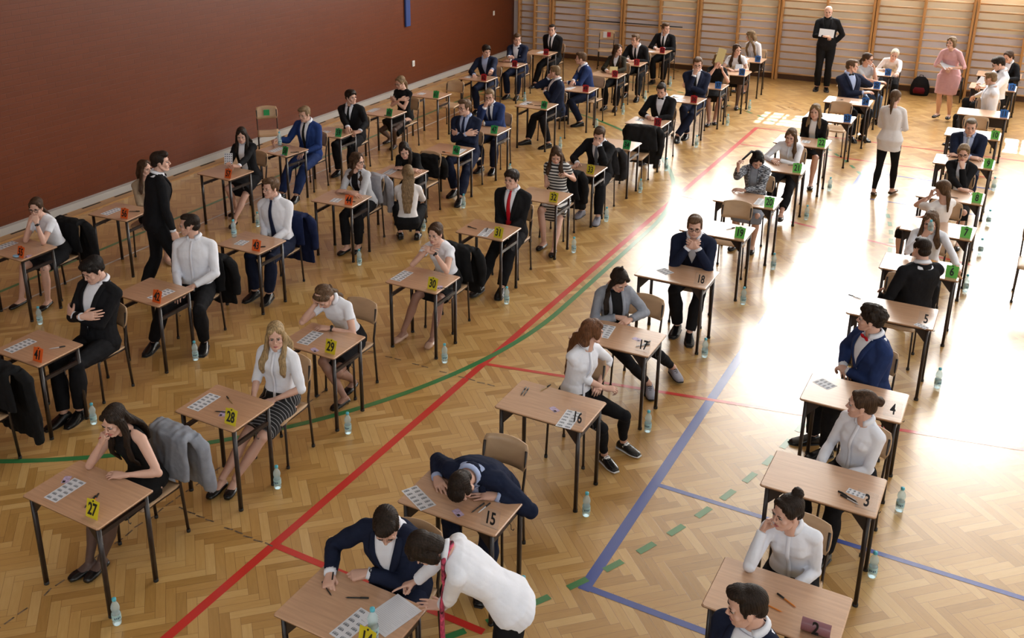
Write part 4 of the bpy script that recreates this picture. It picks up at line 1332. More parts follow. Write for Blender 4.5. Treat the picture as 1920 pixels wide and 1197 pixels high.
ARMS = {
 'lap': lambda sg: ((sg * .045, .30, .665), (sg * .45, -.9, -.3), {'back': (0, .2, 1), 'dir': (-sg * .8, .6, -.1)}),
 'thigh': lambda sg: ((sg * .10, .30, .68), (sg * .45, -.9, -.2), {'back': (0, .1, 1), 'dir': (-sg * .15, .9, -.25)}),
 'desk': lambda sg: ((sg * .09, .44, .805), (sg * .8, -.2, -.7), {'back': (0, .1, 1), 'dir': (-sg * .75, .6, -.08)}),
 'deskfar': lambda sg: ((sg * .13, .50, .802), (sg * 1, -.3, -.5), {'back': (0, .1, 1), 'dir': (-sg * .35, .9, -.05)}),
 'folded': lambda sg: ((-sg * .07, .42 + sg * .025, .81), (sg * 1, .1, -.7), {'back': (0, .3, 1), 'dir': (-sg * 1, .1, -.02), 'hand': 'relax'}),
 'crossed': lambda sg: ((-sg * .085, .205 + (.04 if sg > 0 else 0), .90 + (.03 if sg > 0 else 0)), (sg * 1, -.3, -.5), {'back': (0, 1, .2), 'dir': (-sg * 1, -.45, .10), 'hand': 'relax'}),
 'chin': lambda sg: ((sg * .045, .235, 1.085), (sg * .5, .75, -1), {'back': (sg * .4, .9, .2), 'dir': (-sg * .25, -.25, .9), 'hand': 'curl'}),
 'cheek': lambda sg: ((sg * .10, .26, 1.09), (sg * .5, .75, -1), {'back': (sg * .8, .6, 0), 'dir': (-sg * .15, -.35, .9), 'hand': 'curl'}),
 'clasp': lambda sg: ((sg * .035, .32, 1.0), (sg * .9, .25, -1), {'back': (sg * .7, .7, .3), 'dir': (-sg * .65, -.1, .6), 'hand': 'curl'}),
 'side': lambda sg: ((sg * .25, .03, .80), (sg * .3, -1, 0), {'back': (sg, 0, 0), 'hand': 'relax'}),
}
LEGS = {
 'sit': lambda sg, s: ((sg * .11, .40, .082),),
 'tuck': lambda sg, s: ((sg * .08, .22, .085),),
 'fwd': lambda sg, s: ((sg * .13, .66, .082),),
 'wide': lambda sg, s: ((sg * .20, .40, .082),),
 'close': lambda sg, s: ((sg * .050, .40, .082),),
 'stand': lambda sg, s: ((sg * .095, .0, .082), (sg * .05, 1, 0)),
}

def place_parts(P):
    """makes a person and its clothes; P: see the list of people"""
    s = Fig(P)
    f = s.f; sc = s.sc
    root = empty('person', (P['at'][0], P['at'][1], 0), R_(180 + P.get('h', 0)))
    tag(root, P['label'], 'person', P.get('group'))
    near = P.get('vox', 0.009)
    tone = skin(P.get('skin', 'fair')); hcol = P.get('hair', 'brown'); hm = hairmat(hcol, HC[hcol])
    top = P.get('top', ('shirt', 'white', 1.0)); jac = P.get('jacket'); bot = P.get('bottom', ('trousers', 'black'))
    bare = bot[0] in ('skirt', 'dress')
    # ---- body
    g = G()
    s.torso(g, -.005, h1=.56); s.shoulders(g, -.003 if top[2] > 0 else 0)
    for k in 'RL':
        s.arm(g, k, -.002 if top[2] > .9 else 0); s.leg(g, k, 0, m=0); s.foot(g, k, -.002)
    tube(g, [s.fr(.54)[0], (s.fr(.56)[0] + s.hp) / 2, s.hp], [(.054 if not f else .046) * sc] * 2 + [(.050 if not f else .044) * sc], 14)
    facek = FACE[f, P.get('smile', 0), P.get('closed', False)]
    legm = skin(P['hose']) if P.get('hose') else tone
    def done(v, nn, q):
        mi = np.zeros(len(q), int)
        if P.get('hose'):
            c = v[q].mean(1)
            mi[(c[:, 2] < s.hip[2] - .03) | ((c[:, 1] > s.hip[1] + .14) & (c[:, 2] < s.hip[2] + .10) & (np.abs(c[:, 0]) < .35) & P.get('seated', True) & (c[:, 2] < .66))] = 5
            # the hands stay bare
        parts = [(v, q, mi)]
        hs = sc * (0.98 if not f else 0.99) * 0.985
        hv, hq = HEADS[f]
        parts.append((s.hp + ((hv - PIV) * hs) @ s.Rh.T, hq, 0))
        M = np.eye(4); M[:3, :3] = s.Rh * hs; M[:3, 3] = s.hp - (s.Rh * hs) @ PIV
        gg = G(); gg.merge(facek, M); parts.append(gg)
        for k in 'RL':
            R, kind = s.hd[k]; hv, hq = HANDS[kind, k]
            hsz = sc * (.98 if not f else .90)
            parts.append((s.wr[k] + (hv * hsz) @ R.T, hq, 0))
        me = quadmesh('body', parts)
        link('body', me, [tone, M_EYEW, M_IRIS, hairmat(P.get('brow', hcol if hcol not in ('blond', 'white', 'grey') else 'dkblond'), HC[P.get('brow', hcol if hcol not in ('blond', 'white', 'grey') else 'dkblond')]), M_LIP_F if f else M_LIP_M, legm], root)
    job(g, near if not (jac and bot[0] == 'trousers') else near * 1.35, 2, done)
    hs = sc * (0.98 if not f else 0.99) * 0.985
    def H(*p): return s.hp + s.Rh @ ((V3(*p) - PIV) * hs)

    def garment(name, g, m, parent=root, vox=None, sm=3, fold=0.006, k=34, seed=None):
        sd = P.get('seed', int(abs(P['at'][0] * 100 + P['at'][1] * 37))) if seed is None else seed
        def done(v, nn, q):
            d = wob(v * np.array([1, 1, .7]), k, sd) * fold + wob(v, k * 2.3, sd + 3) * fold * .35
            me = quadmesh(name, [(v + nn * d[:, None], q, 0)])
            link(name, me, m, parent)
        job(g, vox or near, sm, done)

    # ---- top
    kind, tcol, slv = top[:3]
    tm = P.get('topmat') or cloth(tcol, C[tcol])
    tname = {'shirt': 'shirt', 'tee': 't_shirt', 'blouse': 'blouse', 'sweater': 'sweater', 'dress': 'dress', 'sleeveless': 'top'}[kind]
    g = G(); off = .009 if not P.get('loose') else .015
    tucked = 'hem' not in P and kind in ('shirt', 'blouse', 'tee', 'sleeveless')
    hem = P.get('hem', .04 if tucked else -.05)
    s.torso(g, off, hem, .545 if kind in ('shirt', 'blouse') else .525, flare=P.get('flare', 0 if tucked else .008), top_off=.006)
    if slv > 0: s.shoulders(g, .004 if jac else .008)
    else:
        c, R = s.fr(.495)
        for k in 'RL': tube(g, [c, (c + s.sh[k]) / 2 + R @ V3(0, -.005, .012), s.sh[k] * .72 + c * .28], [.05 + .004, .046, .044], 12)
    if slv > 0:
        for k in 'RL':
            s.arm(g, k, .005 if jac else .008 if not P.get('loose') else .013, min(slv, .97), cuff=.003)
    if kind == 'dress':
        sk = P.get('skirtlen', .62)
        s_skirt(s, g, sk, P.get('skirtoff', .018))
    garment(tname, g, tm, fold=.002 if jac else .0035, sm=2)
    # collar, buttons
    if kind in ('shirt', 'blouse') or P.get('collar'):
        g = G(); c, R = s.fr(.548)
        ax = nrm((s.hp - c)); c = c + R @ V3(0, -.004, .004)
        u = nrm(R[:, 0] - ax * (ax @ R[:, 0])); w = np.cross(ax, u)
        r1, r2 = ((.064, .066) if not f else (.054, .056))
        P_ = []
        for j, (dz, dr) in enumerate(((-.006, .004), (.012, .0), (.030, .0), (.014, .012), (-.004, .020))):
            row = []
            for i in range(17):
                a = R_(118 + (-118 - 118 + 180 * 0) * 0) if False else R_(90 + 26 + (360 - 52) * i / 16)
                tip = -.018 * (abs(i - 8) / 8) ** 4 if j >= 3 else 0
                fr_ = .5 * (math.sin(a)) * .012
                row.append(c + u * math.cos(a) * (r1 * sc + dr) + w * math.sin(a) * (r2 * sc + dr) + ax * (dz + tip - fr_ * 0.5))
            P_.append(row)
        grid(g, P_, 0, .002)
        build('collar', g, tm, root, smooth=True)
    if kind in ('shirt', 'blouse') and not jac and not P.get('tie') and P.get('vox', .009) < .012:
        g = G()
        P_ = [[s.surf(h, x, off + .005) for x in (-.013, 0, .013)] for h in np.linspace(.02, .52, 14)]
        grid(g, P_, 0, .002); build('button_placket', g, tm, root, smooth=True)
    # ---- jacket
    if jac:
        jc, jopen = jac[0], jac[1] if len(jac) > 1 else .20
        jm = P.get('jacketmat') or cloth('suit_' + jc if jc in SUIT else jc, SUIT.get(jc, C.get(jc)))
        g = G(); jh = P.get('jhem', -.085)
        s.torso(g, .020, jh, .518, flare=.010, top_off=.015)
        s.shoulders(g, .014)
        for k in 'RL': s.arm(g, k, .014, P.get('jsleeve', .955), cuff=.002)
        garment(P.get('jname', 'jacket'), g, jm, fold=.0045, sm=2)
        jo = .020
        # shirt front showing in the opening
        def wv(h): return max(.004, (.074 if not f else .060) * sc * smooth01((h - jopen) / (.56 - jopen)) ** .75)
        hs_ = np.linspace(jopen - .01, .534, 16)
        if P.get('open'):
            def wv(h): return .055 * sc
            hs_ = np.linspace(.02, .534, 18)
        g = G(); P_ = [[s.surf(h, x * wv(h), (jo + .005) * (1 if h < .46 else 1 - (h - .46) * 1.5)) for x in (-1, -.6, -.2, .2, .6, 1)] for h in hs_]
        grid(g, P_, 0, .002); build('shirt_front' if kind == 'shirt' else 'blouse_front', g, tm, root, smooth=True)
        g = G()
        for sg in (-1, 1):
            P_ = []
            for h in hs_:
                t = (h - jopen) / (.522 - jopen)
                lw = (.050 if not f else .040) * sc * math.sin(min(1, max(.04, t * 1.0)) * 2.3) ** .8 if not P.get('open') else .028
                tp = 1 if h < .46 else 1 - (h - .46) * 1.5
                P_.append([s.surf(h, sg * (wv(h) - .004 + lw * q), (jo + .009 + .004 * math.sin(q * 3.1)) * tp) for q in (0, .35, .7, 1)])
            grid(g, P_, 0, .004)
        c, R = s.fr(.528)
        P_ = []
        for j, (dz, dr) in enumerate(((.030, .002), (.026, .010), (.002, .022), (-.012, .026))):
            row = []
            for i in range(13):
                a = R_(90 + 52 + (360 - 104) * i / 12)
                row.append(c + R @ V3(math.cos(a) * ((.068 if not f else .058) * sc + dr), math.sin(a) * ((.062 if not f else .054) * sc + dr) - .008, dz))
            P_.append(row)
        grid(g, P_, 0, .004)
        build('lapel', g, jm, root, smooth=True)
        if P.get('square'):
            g = G(); P_ = [[s.surf(h, -x, .034) for x in (.075, .115)] for h in (.352, .366)]
            grid(g, P_, 0, .004); build('pocket_square', g, cloth('white', C['white']), root, smooth=True)
        if slv > .9 and P.get('cuffs', True):
            g = G()
            for k in 'RL': s.arm(g, k, .012, 1.0, t0=.93)
            build('shirt_cuff', g, tm, root, smooth=True)
    if P.get('tie'):
        o = (.020 + .009) if jac else .016
        h0 = .20 if jac else .06
        if jac and jac[1:2]: h0 = jac[1]
        g = G(); P_ = []
        for h in np.linspace(h0, .525, 16):
            w = np.interp(h, [h0, h0 + .03 if not jac else h0, .50, .525], [.004 if not jac else .028, .036, .017, .014])
            tp = 1 if h < .47 else 1 - (h - .47) * 1.5
            P_.append([s.surf(h, x * w, (o + .006 * (1 - x * x)) * tp) for x in (-1, -.5, 0, .5, 1)])
        grid(g, P_, 0, .003)
        kp = s.surf(.530, 0, .018); ell(g, kp, (.017, .012, .016), M=s.Rc)
        build('tie', g, cloth('tie_' + P['tie'], C[P['tie']], .5), root, smooth=True)
    if P.get('bow'):
        g = G(); kp = s.surf(.530, 0, .026); ell(g, kp, (.010, .010, .011), M=s.Rc)
        for sg in (-1, 1): ell(g, kp + s.Rc @ V3(sg * .030, 0, 0), (.024, .010, .019), M=s.Rc @ rotm('Y', sg * 10))
        build('bow_tie', g, cloth('tie_' + P['bow'], C[P['bow']], .5), root, smooth=True)
    # ---- bottom
    if bot[0] in ('trousers', 'jeans', 'leggings'):
        bm = cloth('bot_' + bot[1], SUIT.get(bot[1], C.get(bot[1])))
        g = G()
        tight = bot[0] == 'leggings'
        s.torso(g, .017 if not P.get('flare') else .010, -.09, .085 if not P.get('flare') else .04)
        lt = bot[2] if len(bot) > 2 else .97
        for k in 'RL': s.leg(g, k, .004 if tight else .013, lt, wide=0 if tight else .012)
        garment(bot[0], g, bm, fold=.002 if tight else .005, k=26)
    elif bot[0] == 'skirt':
        g = G(); s.torso(g, .019, -.05, .12)
        s_skirt(s, g, bot[2] if len(bot) > 2 else .62, .014)
        garment('skirt', g, P.get('skirtmat') or cloth('bot_' + bot[1], C[bot[1]]), fold=.003)
    # ---- shoes
    shoe = P.get('shoes', ('oxford', 'black') if not bare else ('flat', 'black'))
    shm = mat('shoe_' + shoe[1], {'black': (.010, .010, .011), 'nude': (.55, .36, .27), 'greycanvas': (.30, .30, .36), 'white': (.7, .7, .72), 'brown': (.05, .028, .018)}.get(shoe[1], (.01, .01, .01)), .22 if shoe[0] != 'sneaker' else .7)
    for k in 'RL':
        g = G(); hl = .045 if shoe[0] == 'heel' else 0
        s.foot(g, k, .006, {'oxford': .085, 'flat': .036, 'heel': .038, 'sneaker': .085}[shoe[0]])
        R = s.footframe(k); A = s.an[k]; fs = sc * (.93 if f else 1)
        if shoe[0] in ('oxford', 'sneaker'):
            for y0, y1, hw in ((-.066, .0, .036), (0, .14, .046), ):
                pass
            rings = [(A + R @ (V3(0, y, -.078) * fs), R[:, 0], R[:, 2], hw * fs + .008, .007, 4) for y, hw in ((-.068, .018), (-.055, .032), (0, .037), (.06, .042), (.11, .047), (.16, .041), (.205, .020))]
            loft(g, rings, 12, 1)
        if shoe[0] == 'heel':
            tube(g, [A + R @ (V3(0, -.045, -.066) * fs), A + R @ (V3(0, -.052, -.066) * fs) + V3(0, 0, -.05)], [.012, .005], 8)
        if shoe[0] == 'sneaker' or P.get('laces'):
            for i in range(4):
                y = .045 + .02 * i; hh = .072 - .012 * i
                tube(g, [A + R @ (V3(x, y, -.078 + hh) * fs) + R @ V3(0, 0, .010 - abs(x) * .3) for x in (-.02, 0, .02)], .0035, 6, 1 if shoe[0] == 'sneaker' else 2)
        if P.get('twotone'):
            ell(g, A + R @ (V3(0, .03, -.032) * fs), V3(.045, .045, .040) * fs, M=R, m=1)
        build('shoe', g, [shm, M_SOLE if not P.get('twotone') else mat('white_leather', (.75, .75, .76), .3), M_INK], root, smooth=True)
    # ---- hair
    st = P.get('style', 'short')
    if st != 'bald': hair_geo(s, P, st, H, hs, root, hm, near)
    # ---- extras
    if P.get('pull'):
        R = s.hd['R'][0]; hp_ = s.wr['R'] + R @ V3(0, .08, -.02)
        g = G(); tube(g, [H(.05, -.07, .19), H(.09, -.08, .20), hp_, hp_ + V3(.03, 0, -.10), hp_ + V3(.03, .01, -.17)], [.022, .018, .012, .014, .005], 10)
        build('ponytail', g, hm, root, smooth=True)
    if P.get('topknot'):
        g = G(); c0 = H(0, -.06, .235); ell(g, c0, (.020, .020, .018))
        for i in range(5): ell(g, c0 + V3(.014 * math.cos(i * 1.3), .014 * math.sin(i * 1.3), .012 * (i % 2)), (.012, .010, .014))
        build('topknot', g, hm, root, smooth=True)
    if P.get('glasses'):
        g = G()
        for sg in (-1, 1):
            pts = [H(sg * .0335 + .0235 * math.cos(a), .0975 - .35 * abs(.0235 * math.cos(a) + sg * .0335 - sg * .01) * 0.5, .1165 + .0175 * math.sin(a)) for a in np.linspace(0, 2 * math.pi, 17)]
            tube(g, pts, .0016 if P.get('glasses') == 'thin' else .0024, 6)
            tube(g, [H(sg * .055, .090, .122), H(sg * .073, .05, .122), H(sg * .076, .0, .118)], .0016, 6)
        tube(g, [H(-.011, .096, .119), H(0, .099, .122), H(.011, .096, .119)], .002, 6)
        build('glasses', g, M_GLASSES, root, smooth=True)
    for k in 'RL':
        if P.get('watch', '') and k in P['watch']:
            d = nrm(s.wr[k] - s.el[k]); c = s.wr[k] - d * .022
            g = G(); Zb = s.hd[k][0][:, 2]; X_ = nrm(np.cross(d, Zb)); Zb = np.cross(X_, d)
            rw = (.028 if not f else .025) * sc
            loft(g, [(c + d * t, X_, Zb, rw + .003, rw * .86 + .003) for t in (-.009, .009)], 14, caps=False)
            tube(g, [c + Zb * (rw * .86), c + Zb * (rw * .86 + .010)], .016, 12)
            build('wristwatch', g, M_INK, root, smooth=True)
    if P.get('scarf'):
        g = G()
        c, R = s.fr(.55)
        pts = [s.surf(.30, .05, .05), s.surf(.44, .06, .045), c + R @ V3(.06, .02, .0), c + R @ V3(0, -.06, .012), c + R @ V3(-.06, .02, 0), s.surf(.44, -.03, .05)]
        end = s.surf(.40, -.02, .06)
        pts += [end, end + V3(0, .02, -.15), end + V3(.01, .02, -.34), end + V3(0, .01, -.50)]
        tube(g, pts, [(.030, .014)] * (len(pts) - 3) + [(.045, .014), (.05, .015), (.05, .012)], 10)
        m = mat('scarf_print', (.42, .05, .10), .8, var=.9, vscale=38)
        build('scarf', g, m, root, smooth=True)
    return s, root
M_SOLE = mat('shoe_sole', (.02, .018, .018), .6)

def s_skirt(s, g, L, off):
    """from the hips along both thighs; L: how far down the whole leg (0.5 = knee)"""
    rings = []
    for t in np.linspace(0.02, L, 8):
        c = []
        for k in 'RL':
            S, E, W = s.hj[k], s.kn[k], s.an[k]
            c.append(S + (E - S) * (t / .5) if t <= .5 else E + (W - E) * ((t - .5) / .5))
        mid = (c[0] + c[1]) / 2; d = c[0] - c[1]
        ax = nrm((s.kn['R'] + s.kn['L'] - s.hj['R'] - s.hj['L'])) if t < .47 else nrm(s.an['R'] + s.an['L'] - s.kn['R'] - s.kn['L'])
        if .42 < t < .55: ax = nrm(nrm(s.kn['R'] + s.kn['L'] - s.hj['R'] - s.hj['L']) + nrm(s.an['R'] + s.an['L'] - s.kn['R'] - s.kn['L']))
        u = s.Rp[:, 0]; u = nrm(u - ax * (ax @ u)); w = np.cross(ax, u)
        r = float(np.interp(t, [0, .3, .5, .7, 1], [.092, .074, .060, .058, .05])) * s.sc
        rings.append((mid, u, w, abs(d @ u) / 2 + r + off, abs(d @ w) / 2 + r + off, 2.3))
    loft(g, rings, 22)

def hair_geo(s, P, st, H, hs, root, hm, near):
    g = G(); R = s.Rh; E = lambda c, r, M=None: ell(g, H(*c), V3(*r) * hs, M=R if M is None else R @ M, n=18, k=11)
    fem = s.f
    vol = P.get('vol', 1.0)
    k = .95 if fem else 1.0
    if st in ('short', 'crop', 'curly', 'side'):
        e = {'short': .0, 'crop': -.006, 'curly': .012, 'side': .002}[st] * 1.0
        E((0, -.024, .160), ((.081 + e) * k, .097 + e, .083 + e))
        E((0, -.062, .105), (.062, .048, .052))
        for sg in (-1, 1):
            E((sg * .066, .004, .148), (.016, .038, .040)); E((sg * .071, .018, .122), (.007, .014, .026))
        E((0, .025, .212 + e), (.066, .060, .034 + e * .5))
        if st == 'short': E((.012, .062, .206), (.050, .030, .030 * vol))
        if st == 'side': E((.012, .070, .196), (.055, .026, .030)); E((-.045, .058, .180), (.024, .026, .034)); E((.05, .05, .185), (.022, .03, .035))
        if st == 'crop': E((0, .056, .200), (.050, .026, .020))
        if st == 'curly':
            r = np.random.RandomState(4)
            for i in range(60):
                th = r.uniform(0, 2 * math.pi); ph = r.uniform(-.2, 1.5)
                d = V3(math.cos(th) * math.cos(ph), math.sin(th) * math.cos(ph), math.sin(ph))
                if d[1] > .55 and d[2] < .45: continue
                E(tuple(V3(0, -.016, .160) + d * V3(.088, .105, .088)), (.020, .020, .020))
    else:
        E((0, -.024, .158), (.083 * k, .100, .085))
        E((0, -.060, .105), (.066, .055, .060))
        if st in ('bun', 'lowpony', 'pony', 'braid'): E((0, .038, .204), (.048, .034, .024))
        else: E((0, .018, .218), (.050, .045, .024))
        for sg in (-1, 1):
            E((sg * .062, .010, .150), (.020, .042, .044))
            E((sg * .036, .040 if st in ('bun', 'lowpony', 'pony', 'braid') else .050, .186), (.036, .024 if st in ('bun', 'lowpony', 'pony', 'braid') else .027, .028), rotm('Y', sg * 25))
        if st in ('long', 'half', 'bob', 'hang', 'front'):
            for sg in (-1, 1): E((sg * .072, .012, .115), (.015, .034, .050))
        if st == 'bob':
            for sg in (-1, 1): E((sg * .074, .0, .075), (.024, .044, .060))
            E((0, -.055, .07), (.075, .05, .075))
        if st in ('long', 'half', 'front'):
            L = P.get('hlen', .30)
            pts = [H(0, -.060, .14), H(0, -.085, .06)]
            hh = [.50, .44, .37, .30, .22, .14]
            for h in hh:
                if h >= L - .01: pts.append(s.surf(h, 0, .035, True))
            n_ = len(pts)
            if st != 'front': tube(g, pts, [(.070, .045), (.082, .040)] + [(.088 - .045 * (i / max(1, n_ - 3)) ** 2, .026 - .006 * i / n_) for i in range(n_ - 2)], 16, ref=s.Rh[:, 0], e=2.4)
            if st in ('long', 'front'):
                for sg in (-1, 1):
                    if P.get('lock') and sg != P['lock']: continue
                    pts = [H(sg * .070, .004, .13), H(sg * .079, .004, .07), (H(sg * .080, .008, .02) + s.surf(.50, sg * .085, .03)) / 2]
                    for h in (.47, .42, .36, .30, .24, .18):
                        if h >= L - .03: pts.append(s.surf(h, sg * (.080 + .02 * (h < .43)), .028))
                    tube(g, pts, [(.018, .036), (.015, .036), (.020, .030)] + [(.036 - .003 * i, .014) for i in range(len(pts) - 4)] + [(.012, .004)], 12, ref=(1, 0, 0))
        if st == 'hang':   # falls free beside the bowed face
            for sg in P.get('hangs', (-1, 1)):
                p = H(sg * .070, -.01, .13); q = H(sg * .078, .02, .06)
                tube(g, [p, q, q + V3(sg * .0, .010, -.10), q + V3(-sg * .01, .0, -.20), q + V3(0, .0, -P.get('drop', .27))], [(.026, .040), (.028, .042), (.030, .036), (.026, .030), (.008, .010)], 14)
            tube(g, [H(0, -.07, .13), H(0, -.10, .05), s.surf(.47, 0, .03, True)], [(.07, .04), (.07, .035), (.05, .02)], 14, ref=s.Rh[:, 0])
        if st == 'bun':
            bp = P.get('bunpos', (0, -.115, .215))
            E(bp, (.040, .036, .036)); 
            for i in range(6):
                a = i * 1.05; E((bp[0] + .022 * math.cos(a), bp[1] - .004, bp[2] + .020 * math.sin(a)), (.020, .024, .018))
        if st in ('pony', 'braid', 'lowpony'):
            z0 = .17 if st == 'pony' else .095
            p = H(0, -.115, z0); pts = [H(0, -.09, z0), p]
            if P.get('ponyto'):
                for q in P['ponyto']: pts.append(V3(*q))
            else:
                pts.append(p + s.Rh @ V3(0, -.025, 0) + V3(0, 0, -.05))
                for h in (.44, .38, .32, .26):
                    if h >= P.get('hlen', .34): pts.append(s.surf(h, P.get('ponyx', 0), .028, True))
            r0 = .020 if st == 'braid' else .026
            tube(g, pts, [r0 * .8] + [r0 * (1 + .15 * math.sin(i * 2.2)) for i in range(len(pts) - 2)] + [.008], 12)
            if st == 'pony': E((0, -.10, z0), (.024, .03, .024))
    sd = int(abs(P['at'][1] * 91)) % 97
    curly = st == 'curly'; wavy = P.get('wavy', 0)
    def done(v, nn, q):
        loc = (v - s.hp) @ s.Rh
        th = np.arctan2(loc[:, 0], -loc[:, 1] + .001)
        d = np.sin(th * 34 + 3 * wob(v, 30, sd)) * .0011 + wob(v, 60 if curly else 40, sd) * (.004 if curly else .0012) + wavy * .006 * np.sin(v[:, 2] * 75 + 2 * wob(v, 20, sd))
        me = quadmesh('hair', [(v + nn * d[:, None], q, 0)])
        link('hair', me, hm, root)
    job(g, max(.005, near * .62), 2, done)
